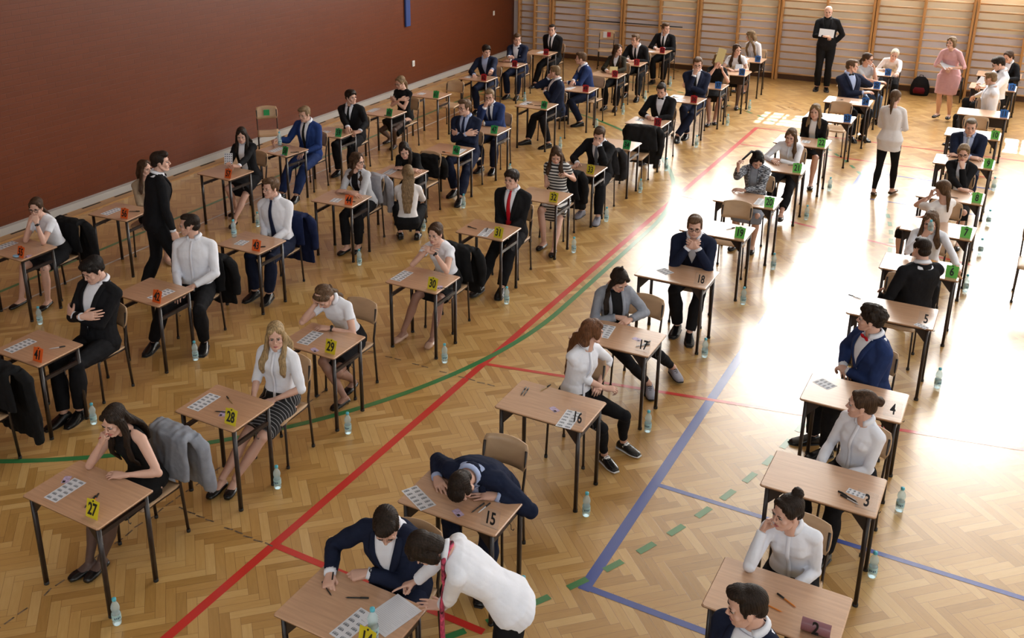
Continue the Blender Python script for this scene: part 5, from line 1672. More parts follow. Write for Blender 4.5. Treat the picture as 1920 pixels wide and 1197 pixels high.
CAST = [
 {'h': -20, 'label': 'man with short dark hair in navy suit, profile, at the bottom edge', 'hair': 'dark', 'style': 'short', 'top': ('shirt', 'white', 1), 'jacket': ('navy', 0.22), 'bottom': ('trousers', 'navy'), 'armR': 'lap', 'armL': 'lap', 'smile': 1, 'vox': 0.008, 'head': (-45, 12, 0), 'lean': -3.2, 'side': 0.7, 'at': (-0.811, 4.507), 'id': 1},
 {'h': 0, 'label': 'girl with a high bun, white blouse, cheek resting on her fist', 'f': 1, 'hair': 'dark', 'style': 'bun', 'bunpos': (0, -0.085, 0.235), 'top': ('blouse', 'white', 1), 'bottom': ('trousers', 'black'), 'armR': ('H', (0.085, 0.125, -0.03), (0.12, 0.3, -1), {'dir': (-0.12, -0.5, 0.85), 'back': (0.9, 0.3, 0), 'hand': 'curl'}), 'armL': 'lap', 'legR': 'sit', 'legL': 'sit', 'vox': 0.008, 'head': (-38, 8, 0), 'lean': 24.2, 'side': 1.5, 'at': (-0.834, 5.766), 'id': 2},
 {'h': -25, 'label': 'girl with low bun and rounded collar, seen in profile', 'f': 1, 'hair': 'brown', 'style': 'bun', 'bunpos': (0, -0.125, 0.16), 'top': ('blouse', 'white', 1), 'bottom': ('trousers', 'black'), 'armR': 'thigh', 'armL': 'lap', 'vox': 0.0085, 'head': (-55, 3, 0), 'lean': 8.7, 'side': -8.7, 'at': (-0.692, 7.152), 'id': 3},
 {'h': -50, 'label': 'curly haired boy in dark blue suit with a red bow tie', 'hair': 'dark', 'style': 'curly', 'top': ('shirt', 'white', 1), 'jacket': ('blue', 0.24), 'bow': 'red', 'bottom': ('trousers', 'black'), 'armR': ((0.153, 0.179, 0.7199999999999998), (0.9, -0.2, -0.6), {'back': (0, 0.2, 1), 'dir': (-0.9, 0.3, 0), 'hand': 'curl'}), 'armL': ((0.069, 0.184, 0.7199999999999998), (-0.9, -0.2, -0.6), {'back': (0, 0.2, 1), 'dir': (0.9, 0.3, 0), 'hand': 'curl'}), 'vox': 0.0085, 'head': (-35, 0, 0), 'lean': 6.7, 'side': -2.8, 'at': (-0.794, 8.519), 'id': 4},
 {'h': -120, 'twist': -20, 'label': 'man in a dark suit turned round, back to the camera', 'hair': 'dark', 'style': 'crop', 'top': ('shirt', 'white', 1), 'jacket': ('black', 0.24), 'bottom': ('trousers', 'black'), 'armL': ((-0.049, 0.169, 0.7999999999999998), (-0.9, -0.2, -0.6), {'hand': 'relax'}), 'armR': 'thigh', 'vox': 0.009, 'head': (-35, 10, 0), 'lean': -5.3, 'side': -0.2, 'at': (-0.685, 10.376), 'id': 5},
 {'h': 0, 'label': 'girl in white shirt drinking from a turquoise capped bottle', 'f': 1, 'hair': 'mid', 'style': 'long', 'hlen': 0.34, 'top': ('shirt', 'white', 1), 'bottom': ('trousers', 'black'), 'armR': ('H', (0.03, 0.18, 0.02), (0.6, 0.3, -1), {'dir': (-0.5, -0.2, 0.8), 'back': (0.5, 0.8, 0), 'hand': 'curl'}), 'armL': ((-0.369, 0.647, 0.7999999999999998), (-0.9, -0.2, -0.6), {'hand': 'pen'}), 'vox': 0.01, 'head': (-3, 14, 0), 'lean': 21.3, 'side': -0.2, 'at': (-0.712, 11.722), 'id': 6},
 {'h': -135, 'label': 'girl in white turned away, low ponytail, elbow on the desk', 'f': 1, 'hair': 'mid', 'style': 'lowpony', 'hlen': 0.42, 'top': ('tee', 'offwhite', 0.28), 'bottom': ('skirt', 'black'), 'armL': ((-0.133, 0.0, 1.06), (-0.35, 0.05, -1), {'hand': 'curl', 'dir': (0.2, -0.1, 1)}), 'armR': 'lap', 'vox': 0.01, 'loose': 1, 'head': (-10, 8, 0), 'lean': -19.1, 'side': -9.2, 'at': (-0.744, 12.827), 'id': 7},
 {'h': 0, 'label': 'girl in glasses and black blazer, chin on her hand', 'f': 1, 'hair': 'dkblond', 'style': 'lowpony', 'top': ('tee', 'white', 0.3), 'jacket': ('black', 0.06), 'open': 1, 'bottom': ('skirt', 'black'), 'glasses': 'thick', 'armL': ('H', (-0.01, 0.15, -0.035), (-0.12, 0.3, -1), {'dir': (0.15, -0.5, 0.85), 'back': (-0.5, 0.8, 0.1), 'hand': 'curl'}), 'armR': 'folded', 'vox': 0.01, 'head': (0, 12, 4), 'lean': 3.2, 'side': -2.0, 'at': (-0.648, 14.477), 'id': 8},
 {'h': 0, 'smile': 1, 'label': 'grinning young man in a dark blue suit and pale tie', 'hair': 'ash', 'style': 'crop', 'top': ('shirt', 'paleblue', 1), 'jacket': ('navy', 0.2), 'tie': 'ltgrey', 'bottom': ('trousers', 'navy'), 'armR': 'folded', 'armL': 'folded', 'vox': 0.01, 'head': (4, 10, 0), 'lean': 23.0, 'side': 0.4, 'at': (-0.668, 16.116), 'id': 9},
 {'h': -75, 'label': 'blond cropped boy in white shirt leaning on his knees', 'hair': 'dkblond', 'style': 'crop', 'top': ('shirt', 'white', 1), 'bottom': ('trousers', 'black'), 'armR': ((0.791, 0.114, 0.7199999999999998), (0.9, -0.2, -0.6), {'hand': 'curl'}), 'armL': ((0.598, 0.111, 0.7000000000000002), (-0.9, -0.2, -0.6), {'hand': 'curl'}), 'vox': 0.011, 'head': (-45, 15, 0), 'lean': 0.4, 'side': -1.2, 'at': (-0.591, 19.326), 'id': 11},
 {'s': 1.07, 'h': -60, 'label': 'dark haired boy in glasses and white shirt reading a sheet', 'hair': 'dark', 'style': 'side', 'glasses': 'thick', 'top': ('shirt', 'white', 1), 'bottom': ('trousers', 'black'), 'bow': 'black', 'armR': ((-0.292, 0.53, 0.9199999999999999), (0.35, 0.05, -1), {'hand': 'grip'}), 'armL': ((-0.404, 0.458, 0.9199999999999999), (-0.35, 0.05, -1), {'hand': 'grip'}), 'vox': 0.011, 'head': (-15, 25, 0), 'lean': -1.4, 'side': -3.5, 'at': (-0.556, 20.735), 'id': 12},
 {'h': -10, 'label': 'woman in a black jacket looking down, light on her hair', 'f': 1, 'hair': 'brown', 'style': 'lowpony', 'top': ('shirt', 'white', 1), 'jacket': ('black', 0.2), 'bottom': ('trousers', 'black'), 'armR': 'desk', 'armL': 'desk', 'vox': 0.012, 'head': (-25, 20, 0), 'lean': 13.7, 'side': -2.6, 'at': (-0.46, 22.095), 'id': 13},
 {'h': 8, 'label': 'young man in a navy suit writing, watch on his wrist', 'hair': 'dark', 'style': 'short', 'top': ('shirt', 'white', 1), 'jacket': ('navy', 0.22), 'bottom': ('trousers', 'navy'), 'armR': ((0.318, 0.366, 0.7999999999999998), (0.9, -0.2, -0.6), {'hand': 'pen', 'dir': (-0.35, 0.9, -0.15)}), 'armL': ((0.112, 0.265, 0.7999999999999998), (-0.9, -0.2, -0.6), {'hand': 'curl', 'dir': (0.8, 0.5, -0.1)}), 'watch': 'L', 'vox': 0.0075, 'head': (22, 42, 0), 'lean': 19.9, 'side': 1.0, 'at': (-2.972, 4.434), 'id': 14},
 {'s': 1.06, 'h': 6, 'label': 'sleeping man in navy suit, forehead on the desk', 'hair': 'dark', 'style': 'crop', 'top': ('shirt', 'paleblue', 1), 'jacket': ('navy', 0.22), 'bottom': ('trousers', 'navy'), 'armR': ((0.281, 0.371, 0.7999999999999998), (0.9, -0.2, -0.6), {'hand': 'relax', 'dir': (-0.6, 0.7, 0)}), 'armL': ((-0.183, 0.397, 0.7999999999999998), (-0.9, -0.2, -0.6), {'hand': 'flat', 'dir': (0.9, 0.3, 0)}), 'vox': 0.0075, 'head': (0, 75, 0), 'lean': 60.9, 'side': 1.5, 'at': (-2.945, 5.628), 'id': 15},
 {'h': 66, 'label': 'girl with waist length light brown hair, white blouse, black trousers', 'f': 1, 'hair': 'auburn', 'style': 'half', 'hlen': 0.14, 'wavy': 0.5, 'top': ('blouse', 'white', 0.62), 'bottom': ('leggings', 'black', 0.93), 'armR': ((-0.208, 0.145, 0.6200000000000001), (0.9, -0.2, -0.6), {'hand': 'curl', 'dir': (-0.7, 0.6, 0)}), 'armL': ((-0.189, 0.094, 0.6399999999999997), (-0.9, -0.2, -0.6), {'hand': 'curl', 'dir': (0.7, 0.6, 0)}), 'legR': ((-0.088, 0.301, 0.08499999999999996), None), 'legL': ((-0.364, 0.25, 0.08499999999999996), None), 'shoes': ('oxford', 'black'), 'twotone': 1, 'laces': 1, 'vox': 0.008, 'head': (78, 6, 0), 'lean': 12.7, 'side': -3.4, 'at': (-2.963, 7.175), 'id': 16},
 {'h': 35, 'smile': 1, 'label': 'girl in grey cardigan looking down, messy topknot and ponytail', 'f': 1, 'hair': 'dark', 'style': 'front', 'lock': 1, 'hlen': 0.24, 'top': ('tee', 'black', 0.3), 'jacket': ('grey', 0.08), 'jname': 'cardigan', 'cuffs': False, 'open': 1, 'bottom': ('leggings', 'black', 0.9), 'armR': ((0.02, 0.182, 0.7999999999999998), (0.9, -0.2, -0.6), {'hand': 'curl', 'dir': (-0.8, 0.5, 0)}), 'armL': ((-0.085, 0.233, 0.79), (-0.9, -0.2, -0.6), {'hand': 'curl', 'dir': (0.8, 0.5, 0)}), 'legR': ((-0.317, 0.23, 0.08499999999999996), None), 'legL': ((-0.64, -0.052, 0.09999999999999964), None), 'shoes': ('sneaker', 'greycanvas'), 'vox': 0.008, 'topknot': 1, 'head': (22, 38, 0), 'lean': 8.1, 'side': 5.0, 'at': (-3.123, 8.489), 'id': 17},
 {'h': 10, 'label': 'young man in glasses and dark navy suit, hands clasped at chin', 'hair': 'mid', 'style': 'short', 'glasses': 'thick', 'top': ('shirt', 'white', 1), 'jacket': ('navy', 0.22), 'square': 1, 'bottom': ('trousers', 'black'), 'armR': ('H', (0.05, 0.14, -0.07), (0.5, 0.2, -1), {'dir': (-0.8, 0.1, 0.5), 'hand': 'curl', 'back': (0.4, 0.9, 0.2)}), 'armL': ('H', (-0.05, 0.14, -0.07), (-0.5, 0.2, -1), {'dir': (0.8, 0.1, 0.5), 'hand': 'curl', 'back': (-0.4, 0.9, 0.2)}), 'legR': ((0.083, 0.376, 0.08499999999999996), None), 'legL': ((-0.066, 0.516, 0.08499999999999996), None), 'vox': 0.0085, 'head': (5, 10, 0), 'lean': 23.4, 'side': -0.2, 'at': (-2.898, 10.273), 'id': 18},
 {'h': 0, 'label': 'dark haired girl in a mottled cardigan pulling her ponytail', 'f': 1, 'hair': 'black', 'style': 'bob', 'top': ('tee', 'grey', 0.3), 'jacket': ('mottled', 0.1), 'jname': 'cardigan', 'cuffs': False, 'open': 1, 'bottom': ('skirt', 'grey'), 'pull': 1, 'armR': ((0.137, 0.503, 1.1200000000000006), (0.35, 0.05, -1), {'hand': 'grip', 'dir': (0.1, -0.1, 1)}), 'armL': 'folded', 'vox': 0.0095, 'head': (25, 42, 0), 'lean': 6.9, 'side': 3.0, 'at': (-2.93, 13.058), 'id': 20},
 {'h': 0, 'label': 'brown haired girl in a crisp white blouse with head tilted', 'f': 1, 'hair': 'mid', 'style': 'long', 'hlen': 0.32, 'lock': -1, 'top': ('blouse', 'white', 1), 'bottom': ('trousers', 'black', 0.9), 'armR': ((0.141, 0.447, 0.7999999999999998), (0.9, -0.2, -0.6), {'hand': 'relax'}), 'armL': 'folded', 'legR': 'sit', 'legL': ((-0.103, 0.793, 0.08499999999999996), None), 'shoes': ('flat', 'black'), 'vox': 0.0095, 'head': (0, 14, -8), 'lean': 28.8, 'side': -3.0, 'at': (-2.854, 14.649), 'id': 21},
 {'h': 0, 'label': 'fair girl in a black jacket over pale top, hair down', 'f': 1, 'hair': 'dkblond', 'style': 'long', 'hlen': 0.4, 'top': ('tee', 'offwhite', 0.3), 'jacket': ('black', 0.08), 'open': 1, 'bottom': ('skirt', 'black', 0.44), 'armR': 'lap', 'armL': 'lap', 'vox': 0.01, 'head': (-2, 8, 0), 'lean': 21.8, 'side': -3.0, 'at': (-2.824, 16.128), 'id': 22},
 {'s': 1.06, 'h': 40, 'label': 'boy in a dark suit and bow tie looking away behind', 'hair': 'mid', 'style': 'crop', 'top': ('shirt', 'paleblue', 1), 'jacket': ('navy', 0.22), 'bow': 'black', 'bottom': ('trousers', 'black'), 'armR': ((-0.148, 0.2, 0.8200000000000003), (0.9, -0.2, -0.6), {'hand': 'relax'}), 'armL': ((-0.302, -0.291, 0.8399999999999999), (-0.9, -0.2, -0.6), {'hand': 'relax'}), 'watch': 'R', 'vox': 0.011, 'head': (65, 5, 0), 'lean': -6.7, 'side': 2.7, 'at': (-2.833, 19.217), 'id': 24},
 {'h': 35, 'label': 'girl in grey T-shirt and jeans, chin on hand, low ponytail', 'f': 1, 'hair': 'brown', 'style': 'lowpony', 'glasses': 'thin', 'top': ('tee', 'ltgrey', 0.3), 'bottom': ('jeans', 'denim'), 'armL': ('H', (-0.03, 0.15, -0.035), (-0.12, 0.3, -1), {'dir': (0.15, -0.5, 0.85), 'back': (-0.5, 0.8, 0.1), 'hand': 'curl'}), 'armR': 'folded', 'vox': 0.011, 'head': (40, 5, 0), 'lean': 11.4, 'side': 7.8, 'at': (-2.803, 20.58), 'id': 25},
 {'h': 5, 'label': 'girl with white blond hair leaning over in a white sweater', 'f': 1, 'hair': 'white', 'brow': 'dkblond', 'style': 'lowpony', 'top': ('sweater', 'offwhite', 1), 'bottom': ('trousers', 'black'), 'armR': 'desk', 'armL': ((-0.154, 1.189, 0.7000000000000002), (-0.9, -0.2, -0.6), {}), 'vox': 0.011, 'head': (0, 15, -12), 'lean': 39.9, 'side': -4.4, 'at': (-2.524, 21.98), 'id': 26},
 {'h': 0, 'smile': 1, 'label': 'smiling girl, long dark hair, black sleeveless dress, red pen in hand', 'f': 1, 'hair': 'dark', 'style': 'long', 'hlen': 0.24, 'top': ('dress', 'black', 0), 'skirtlen': 0.44, 'bottom': ('dress', 'black'), 'hose': 'dark_hose', 'armR': ('H', (0.06, 0.15, 0.0), (0.5, 0.4, -1), {'dir': (-0.35, -0.35, 0.8), 'back': (0.4, 0.9, 0), 'hand': 'fist'}), 'armL': ((-0.13, 0.312, 0.7999999999999998), (-0.9, -0.2, -0.6), {'hand': 'relax', 'dir': (0.9, 0.4, 0)}), 'legR': ((0.135, 0.508, 0.08499999999999996), None), 'legL': ((0.069, 0.456, 0.08499999999999996), None), 'shoes': ('flat', 'black'), 'vox': 0.0075, 'head': (5, 20, 0), 'lean': 20.3, 'side': 2.3, 'at': (-5.282, 4.449), 'id': 27},
 {'h': 12, 'label': 'blonde girl looking up at the camera, striped black skirt', 'f': 1, 'hair': 'blond', 'style': 'long', 'hlen': 0.3, 'top': ('blouse', 'white', 0.52), 'loose': 1, 'bottom': ('skirt', 'stripe', 0.42), 'armR': 'thigh', 'armL': ((-0.055, 0.217, 0.6600000000000001), (-0.9, -0.2, -0.6), {'hand': 'relax', 'dir': (0.6, 0.7, -0.1)}), 'legR': ((0.25, 0.659, 0.08499999999999996), None), 'legL': ((0.151, 0.613, 0.08499999999999996), None), 'shoes': ('flat', 'black'), 'vox': 0.008, 'hip': (0, 0, 0.55), 'head': (24, 4, 0), 'lean': 6.4, 'side': -3.5, 'at': (-5.155, 5.886), 'id': 28},
 {'h': 0, 'label': 'girl with wavy brown ponytail bowed over her barcode sheet', 'f': 1, 'hair': 'mid', 'style': 'lowpony', 'ponyto': None, 'wavy': 1, 'top': ('tee', 'white', 0.24), 'collar': 1, 'bottom': ('skirt', 'black', 0.42), 'hose': 'hose', 'armR': ('H', (0.07, 0.08, 0.1), (0.6, 0.4, -1), {'dir': (-0.2, -0.5, 0.8), 'hand': 'curl'}), 'armL': ((-0.024, 0.347, 0.7999999999999998), (-0.9, -0.2, -0.6), {'hand': 'relax', 'dir': (0.9, 0.4, 0)}), 'legR': ((-0.153, 0.334, 0.09999999999999964), None), 'legL': ((-0.069, 0.067, 0.1200000000000001), None), 'shoes': ('heel', 'black'), 'watch': 'L', 'vox': 0.008, 'head': (-5, 48, 0), 'lean': 30.0, 'side': 4.7, 'at': (-5.315, 7.132), 'id': 29},
 {'h': 3, 'label': 'girl with braid in white T-shirt, hands folded under chin', 'f': 1, 'hair': 'brown', 'style': 'braid', 'hlen': 0.42, 'top': ('tee', 'white', 0.2), 'bottom': ('skirt', 'black', 0.42), 'hose': 'hose', 'armR': ('H', (0.045, 0.12, -0.04), (0.9, 0.4, -1), {'dir': (-0.75, 0.2, 0.45), 'back': (0.2, 0.5, 0.9), 'hand': 'relax'}), 'armL': ('H', (-0.045, 0.14, -0.05), (-0.9, 0.4, -1), {'dir': (0.75, 0.2, 0.45), 'back': (-0.2, 0.5, 0.9), 'hand': 'relax'}), 'legR': ((0.253, 0.557, 0.09999999999999964), None), 'legL': ((-0.082, 0.508, 0.09999999999999964), None), 'shoes': ('heel', 'nude'), 'watch': 'L', 'vox': 0.0085, 'head': (0, 8, 0), 'lean': 23.3, 'side': 2.4, 'at': (-5.197, 8.811), 'id': 30},
 {'h': 5, 'label': 'boy in black suit with a bright red tie', 'hair': 'dark', 'style': 'side', 'top': ('shirt', 'white', 1), 'jacket': ('black', 0.12), 'tie': 'red', 'bottom': ('trousers', 'black'), 'armR': 'lap', 'armL': 'lap', 'legR': ((0.113, 0.788, 0.08499999999999996), None), 'legL': 'fwd', 'vox': 0.0085, 'head': (-10, 2, 0), 'lean': 1.7, 'side': -0.8, 'at': (-5.239, 10.484), 'id': 31},
 {'h': 5, 'label': 'girl in black and white striped T-shirt looking at her hands', 'f': 1, 'hair': 'brown', 'style': 'long', 'hlen': 0.34, 'top': ('dress', 'striped', 0.22), 'skirtlen': 0.42, 'bottom': ('dress', 'x'), 'armR': ((-0.017, 0.062, 0.8799999999999999), (0.35, 0.05, -1), {'hand': 'curl', 'dir': (-0.5, 0.5, 0.5)}), 'armL': ((-0.153, 0.07, 0.9000000000000004), (-0.35, 0.05, -1), {'hand': 'curl', 'dir': (0.5, 0.5, 0.5)}), 'legR': ((0.007, 0.502, 0.08499999999999996), None), 'legL': ((-0.195, 0.679, 0.08499999999999996), None), 'shoes': ('flat', 'black'), 'vox': 0.009, 'head': (18, 32, 0), 'lean': 3.8, 'side': 3.7, 'at': (-5.285, 11.943), 'id': 32},
 {'h': 3, 'label': 'boy in black suit covering his reddened face with a fist', 'hair': 'brown', 'style': 'short', 'top': ('shirt', 'white', 1), 'jacket': ('black', 0.2), 'tie': 'slate', 'bottom': ('trousers', 'black'), 'armL': ('H', (-0.04, 0.12, 0.03), (-0.6, 0.5, -1), {'dir': (0.7, -0.1, 0.3), 'hand': 'fist', 'back': (-0.2, 0.9, 0.3)}), 'armR': ((0.175, 0.477, 0.7999999999999998), (0.9, -0.2, -0.6), {'hand': 'flat', 'dir': (-0.1, 1, 0)}), 'legR': 'sit', 'legL': ((-0.189, 0.562, 0.08499999999999996), None), 'shoes': ('sneaker', 'greycanvas'), 'vox': 0.009, 'head': (5, 25, -10), 'lean': 21.7, 'side': -3.9, 'at': (-5.215, 13.246), 'id': 33},
 {'h': 0, 'label': 'short haired boy in black suit looking down, bow tie', 'hair': 'dark', 'style': 'crop', 'top': ('shirt', 'white', 1), 'jacket': ('black', 0.18), 'bow': 'black', 'bottom': ('trousers', 'black'), 'armR': ((0.112, 0.39, 0.7999999999999998), (0.9, -0.2, -0.6), {'hand': 'curl', 'dir': (-0.8, 0.6, 0)}), 'armL': ((-0.048, 0.446, 0.7999999999999998), (-0.9, -0.2, -0.6), {'hand': 'curl', 'dir': (0.8, 0.6, 0)}), 'vox': 0.0095, 'head': (2, 24, 0), 'lean': 11.0, 'side': -1.9, 'at': (-5.293, 16.164), 'id': 35},
 {'s': 1.1, 'h': 10, 'label': 'boy in glasses and navy suit touching his lips', 'hair': 'mid', 'style': 'short', 'glasses': 'thin', 'top': ('shirt', 'white', 1), 'jacket': ('navy', 0.14), 'tie': 'black', 'bottom': ('trousers', 'navy'), 'armR': ('H', (0.045, 0.175, -0.005), (0.25, 0.3, -1), {'dir': (-0.3, -0.5, 0.75), 'back': (0.5, 0.8, 0.3), 'hand': 'curl'}), 'armL': 'crossed', 'legR': ((0.054, 0.435, 0.08499999999999996), None), 'legL': ((0.19, 0.66, 0.08499999999999996), None), 'vox': 0.0095, 'head': (8, 12, 0), 'lean': -6.9, 'side': 0.5, 'at': (-5.307, 18.047), 'id': 36},
 {'h': 10, 'label': 'woman in a black dress hiding behind a yellow sheet', 'f': 1, 'hair': 'dkblond', 'style': 'half', 'hlen': 0.4, 'wavy': 1, 'top': ('dress', 'black', 0.3), 'skirtlen': 0.44, 'bottom': ('dress', 'black'), 'hose': 'hose', 'armR': ('H', (0.1, 0.16, 0.04), (0.6, 0.3, -1), {'dir': (-0.2, 0, 1), 'hand': 'grip'}), 'armL': ('H', (-0.01, 0.24, -0.04), (-0.6, 0.4, -1), {'dir': (0.2, 0, 1), 'hand': 'grip'}), 'legR': ((0.033, 0.577, 0.08499999999999996), None), 'legL': 'close', 'shoes': ('flat', 'black'), 'vox': 0.01, 'head': (30, 5, 0), 'lean': 17.3, 'side': 1.4, 'at': (-5.259, 19.256), 'id': 37},
 {'h': 5, 'label': 'girl with long brown hair, white top, facing the other way', 'f': 1, 'hair': 'brown', 'style': 'front', 'hlen': 0.28, 'top': ('tee', 'white', 0.26), 'bottom': ('skirt', 'black', 0.42), 'hose': 'dark_hose', 'armR': 'desk', 'armL': 'desk', 'vox': 0.01, 'head': (40, 4, 0), 'lean': 24.5, 'side': 4.1, 'at': (-5.231, 20.62), 'id': 38},
 {'h': -20, 'label': 'girl in white whose long blond hair hides her face', 'f': 1, 'hair': 'dkblond', 'style': 'long', 'hlen': 0.2, 'top': ('blouse', 'white', 1), 'bottom': ('skirt', 'black', 0.42), 'armR': 'lap', 'armL': 'thigh', 'vox': 0.011, 'head': (-75, 15, 0), 'lean': 13.8, 'side': 1.8, 'at': (-5.263, 22.097), 'id': 39},
 {'s': 1.12, 'h': 5, 'label': 'pale dark haired man in black suit, arms crossed, eyes down', 'hair': 'black', 'style': 'side', 'closed': True, 'top': ('shirt', 'white', 1), 'jacket': ('black', 0.1), 'bottom': ('trousers', 'black'), 'armR': 'crossed', 'armL': 'crossed', 'legR': ((-0.057, 0.6, 0.08499999999999996), None), 'legL': ((-0.145, 0.486, 0.08499999999999996), None), 'vox': 0.008, 'head': (-8, 22, 0), 'lean': -11.8, 'side': -1.4, 'at': (-7.393, 5.861), 'id': 41},
 {'s': 1.08, 'h': 25, 'label': 'man in white shirt looking over his shoulder at his neighbour', 'hair': 'dark', 'style': 'crop', 'top': ('shirt', 'white', 1), 'bottom': ('trousers', 'black'), 'armR': 'thigh', 'armL': ((-0.055, 0.265, 0.7000000000000002), (-0.9, -0.2, -0.6), {'hand': 'relax'}), 'legR': ((0.41, 0.364, 0.08499999999999996), None), 'legL': ((-0.135, 0.32, 0.08499999999999996), None), 'vox': 0.0085, 'head': (-85, 2, 0), 'lean': -5.6, 'side': 0.6, 'at': (-7.427, 7.257), 'id': 42},
 {'s': 1.06, 'h': 8, 'label': 'boy in white shirt and narrow dark tie, upright', 'hair': 'mid', 'style': 'short', 'top': ('shirt', 'white', 1), 'tie': 'navy', 'bottom': ('trousers', 'navy'), 'armR': 'lap', 'armL': 'lap', 'legR': ((0.116, 0.448, 0.08499999999999996), None), 'legL': ((-0.086, 0.452, 0.08499999999999996), None), 'vox': 0.0085, 'head': (-18, 2, 0), 'lean': 2.3, 'side': 4.6, 'at': (-7.516, 8.775), 'id': 43},
 {'h': 5, 'label': 'girl with long curls and glasses, grey cardigan, arms folded', 'f': 1, 'hair': 'brown', 'style': 'long', 'hlen': 0.3, 'wavy': 1, 'glasses': 'thin', 'top': ('tee', 'black', 0.3), 'jacket': ('ltgrey', 0.08), 'jname': 'cardigan', 'jsleeve': 0.6, 'cuffs': False, 'open': 1, 'bottom': ('trousers', 'black'), 'armR': 'folded', 'armL': 'folded', 'legR': ((0.001, 0.512, 0.08499999999999996), None), 'legL': 'sit', 'shoes': ('flat', 'black'), 'vox': 0.009, 'head': (88, 4, 0), 'lean': 22.2, 'side': 2.4, 'at': (-7.492, 10.528), 'id': 44},
 {'h': 15, 'label': 'dark haired girl in black bending low over the desk, talking', 'f': 1, 'hair': 'dark', 'style': 'hang', 'hangs': (-1,), 'drop': 0.2, 'top': ('sweater', 'black', 0.62), 'bottom': ('leggings', 'black', 0.95), 'armR': 'folded', 'armL': 'folded', 'vox': 0.009, 'head': (20, 25, 8), 'lean': 43.0, 'side': 9.3, 'at': (-7.443, 11.77), 'id': 45},
 {'s': 1.09, 'h': 8, 'label': 'boy in glasses and dark suit, arms crossed, looking left', 'hair': 'mid', 'style': 'short', 'glasses': 'thin', 'top': ('shirt', 'paleblue', 1), 'jacket': ('navy', 0.2), 'tie': 'navy', 'bottom': ('trousers', 'navy'), 'armR': 'crossed', 'armL': 'crossed', 'legR': ((0.036, 0.437, 0.08499999999999996), None), 'legL': ((-0.187, 0.778, 0.08499999999999996), None), 'vox': 0.009, 'head': (-28, 2, 0), 'lean': -1.6, 'side': 2.1, 'at': (-7.41, 13.21), 'id': 46},
 {'h': 5, 'label': 'fair boy in glasses and navy suit with hand at mouth', 'hair': 'dkblond', 'style': 'short', 'glasses': 'thin', 'top': ('shirt', 'white', 1), 'jacket': ('blue', 0.16), 'tie': 'navy', 'bottom': ('trousers', 'navy'), 'armR': ('H', (0.045, 0.175, -0.005), (0.25, 0.3, -1), {'dir': (-0.3, -0.5, 0.75), 'back': (0.5, 0.8, 0.3), 'hand': 'curl'}), 'armL': 'folded', 'vox': 0.0095, 'head': (12, 6, 0), 'lean': 17.3, 'side': 7.4, 'at': (-7.54, 14.447), 'id': 47},
 {'h': -40, 'twist': -10, 'label': 'short haired boy in navy jacket, back to us, legs stretched', 'hair': 'dkblond', 'style': 'crop', 'top': ('shirt', 'white', 1), 'jacket': ('navy', 0.2), 'bottom': ('trousers', 'black'), 'armR': ('H', (0.045, 0.175, -0.005), (0.25, 0.3, -1), {'dir': (-0.3, -0.5, 0.75), 'back': (0.5, 0.8, 0.3), 'hand': 'curl'}), 'armL': 'crossed', 'legR': ((-0.113, 0.603, 0.08499999999999996), None), 'legL': ((-0.462, 0.358, 0.08499999999999996), None), 'vox': 0.0095, 'head': (-60, 5, 0), 'lean': 0.5, 'side': 1.6, 'at': (-7.341, 16.396), 'id': 48},
 {'h': -50, 'label': 'brown haired boy in a bright blue jacket in profile', 'hair': 'mid', 'style': 'short', 'top': ('shirt', 'white', 1), 'jacket': ('blue', 0.2), 'bottom': ('trousers', 'navy'), 'armR': ((-0.281, 0.399, 0.8399999999999999), (0.9, -0.2, -0.6), {'hand': 'relax'}), 'armL': 'desk', 'legR': 'sit', 'legL': ((-0.353, 0.226, 0.08499999999999996), None), 'vox': 0.01, 'head': (-20, 4, 0), 'lean': 13.0, 'side': 2.9, 'at': (-7.365, 17.892), 'id': 49},
 {'h': 3, 'label': 'long haired girl in an olive jacket holding a folded sheet', 'f': 1, 'hair': 'brown', 'style': 'long', 'hlen': 0.28, 'top': ('shirt', 'white', 1), 'jacket': ('olive', 0.3), 'bottom': ('trousers', 'black'), 'armR': ((0.083, 0.476, 0.8200000000000003), (0.9, -0.2, -0.6), {'hand': 'grip'}), 'armL': ((-0.124, 0.515, 0.8200000000000003), (-0.9, -0.2, -0.6), {'hand': 'grip'}), 'vox': 0.01, 'head': (62, 2, 0), 'lean': 15.6, 'side': 0.6, 'at': (-7.309, 19.332), 'id': 50},
 {'h': 0, 'label': 'boy in black suit glancing aside, hands on the red card desk', 'hair': 'mid', 'style': 'crop', 'top': ('shirt', 'white', 1), 'jacket': ('black', 0.16), 'tie': 'black', 'bottom': ('trousers', 'black'), 'armR': 'desk', 'armL': 'desk', 'legL': ((-0.234, 0.644, 0.08499999999999996), None), 'vox': 0.01, 'head': (-28, 4, 0), 'lean': 25.0, 'side': 0.2, 'at': (-7.328, 20.603), 'id': 51},
 {'h': 0, 'label': 'boy in black suit before the wall bars, looking right', 'hair': 'mid', 'style': 'short', 'top': ('shirt', 'white', 1), 'jacket': ('black', 0.16), 'tie': 'black', 'bottom': ('trousers', 'black'), 'armR': 'desk', 'armL': 'desk', 'vox': 0.011, 'head': (52, 2, 0), 'lean': 20.9, 'side': -2.4, 'at': (-7.266, 22.136), 'id': 52},
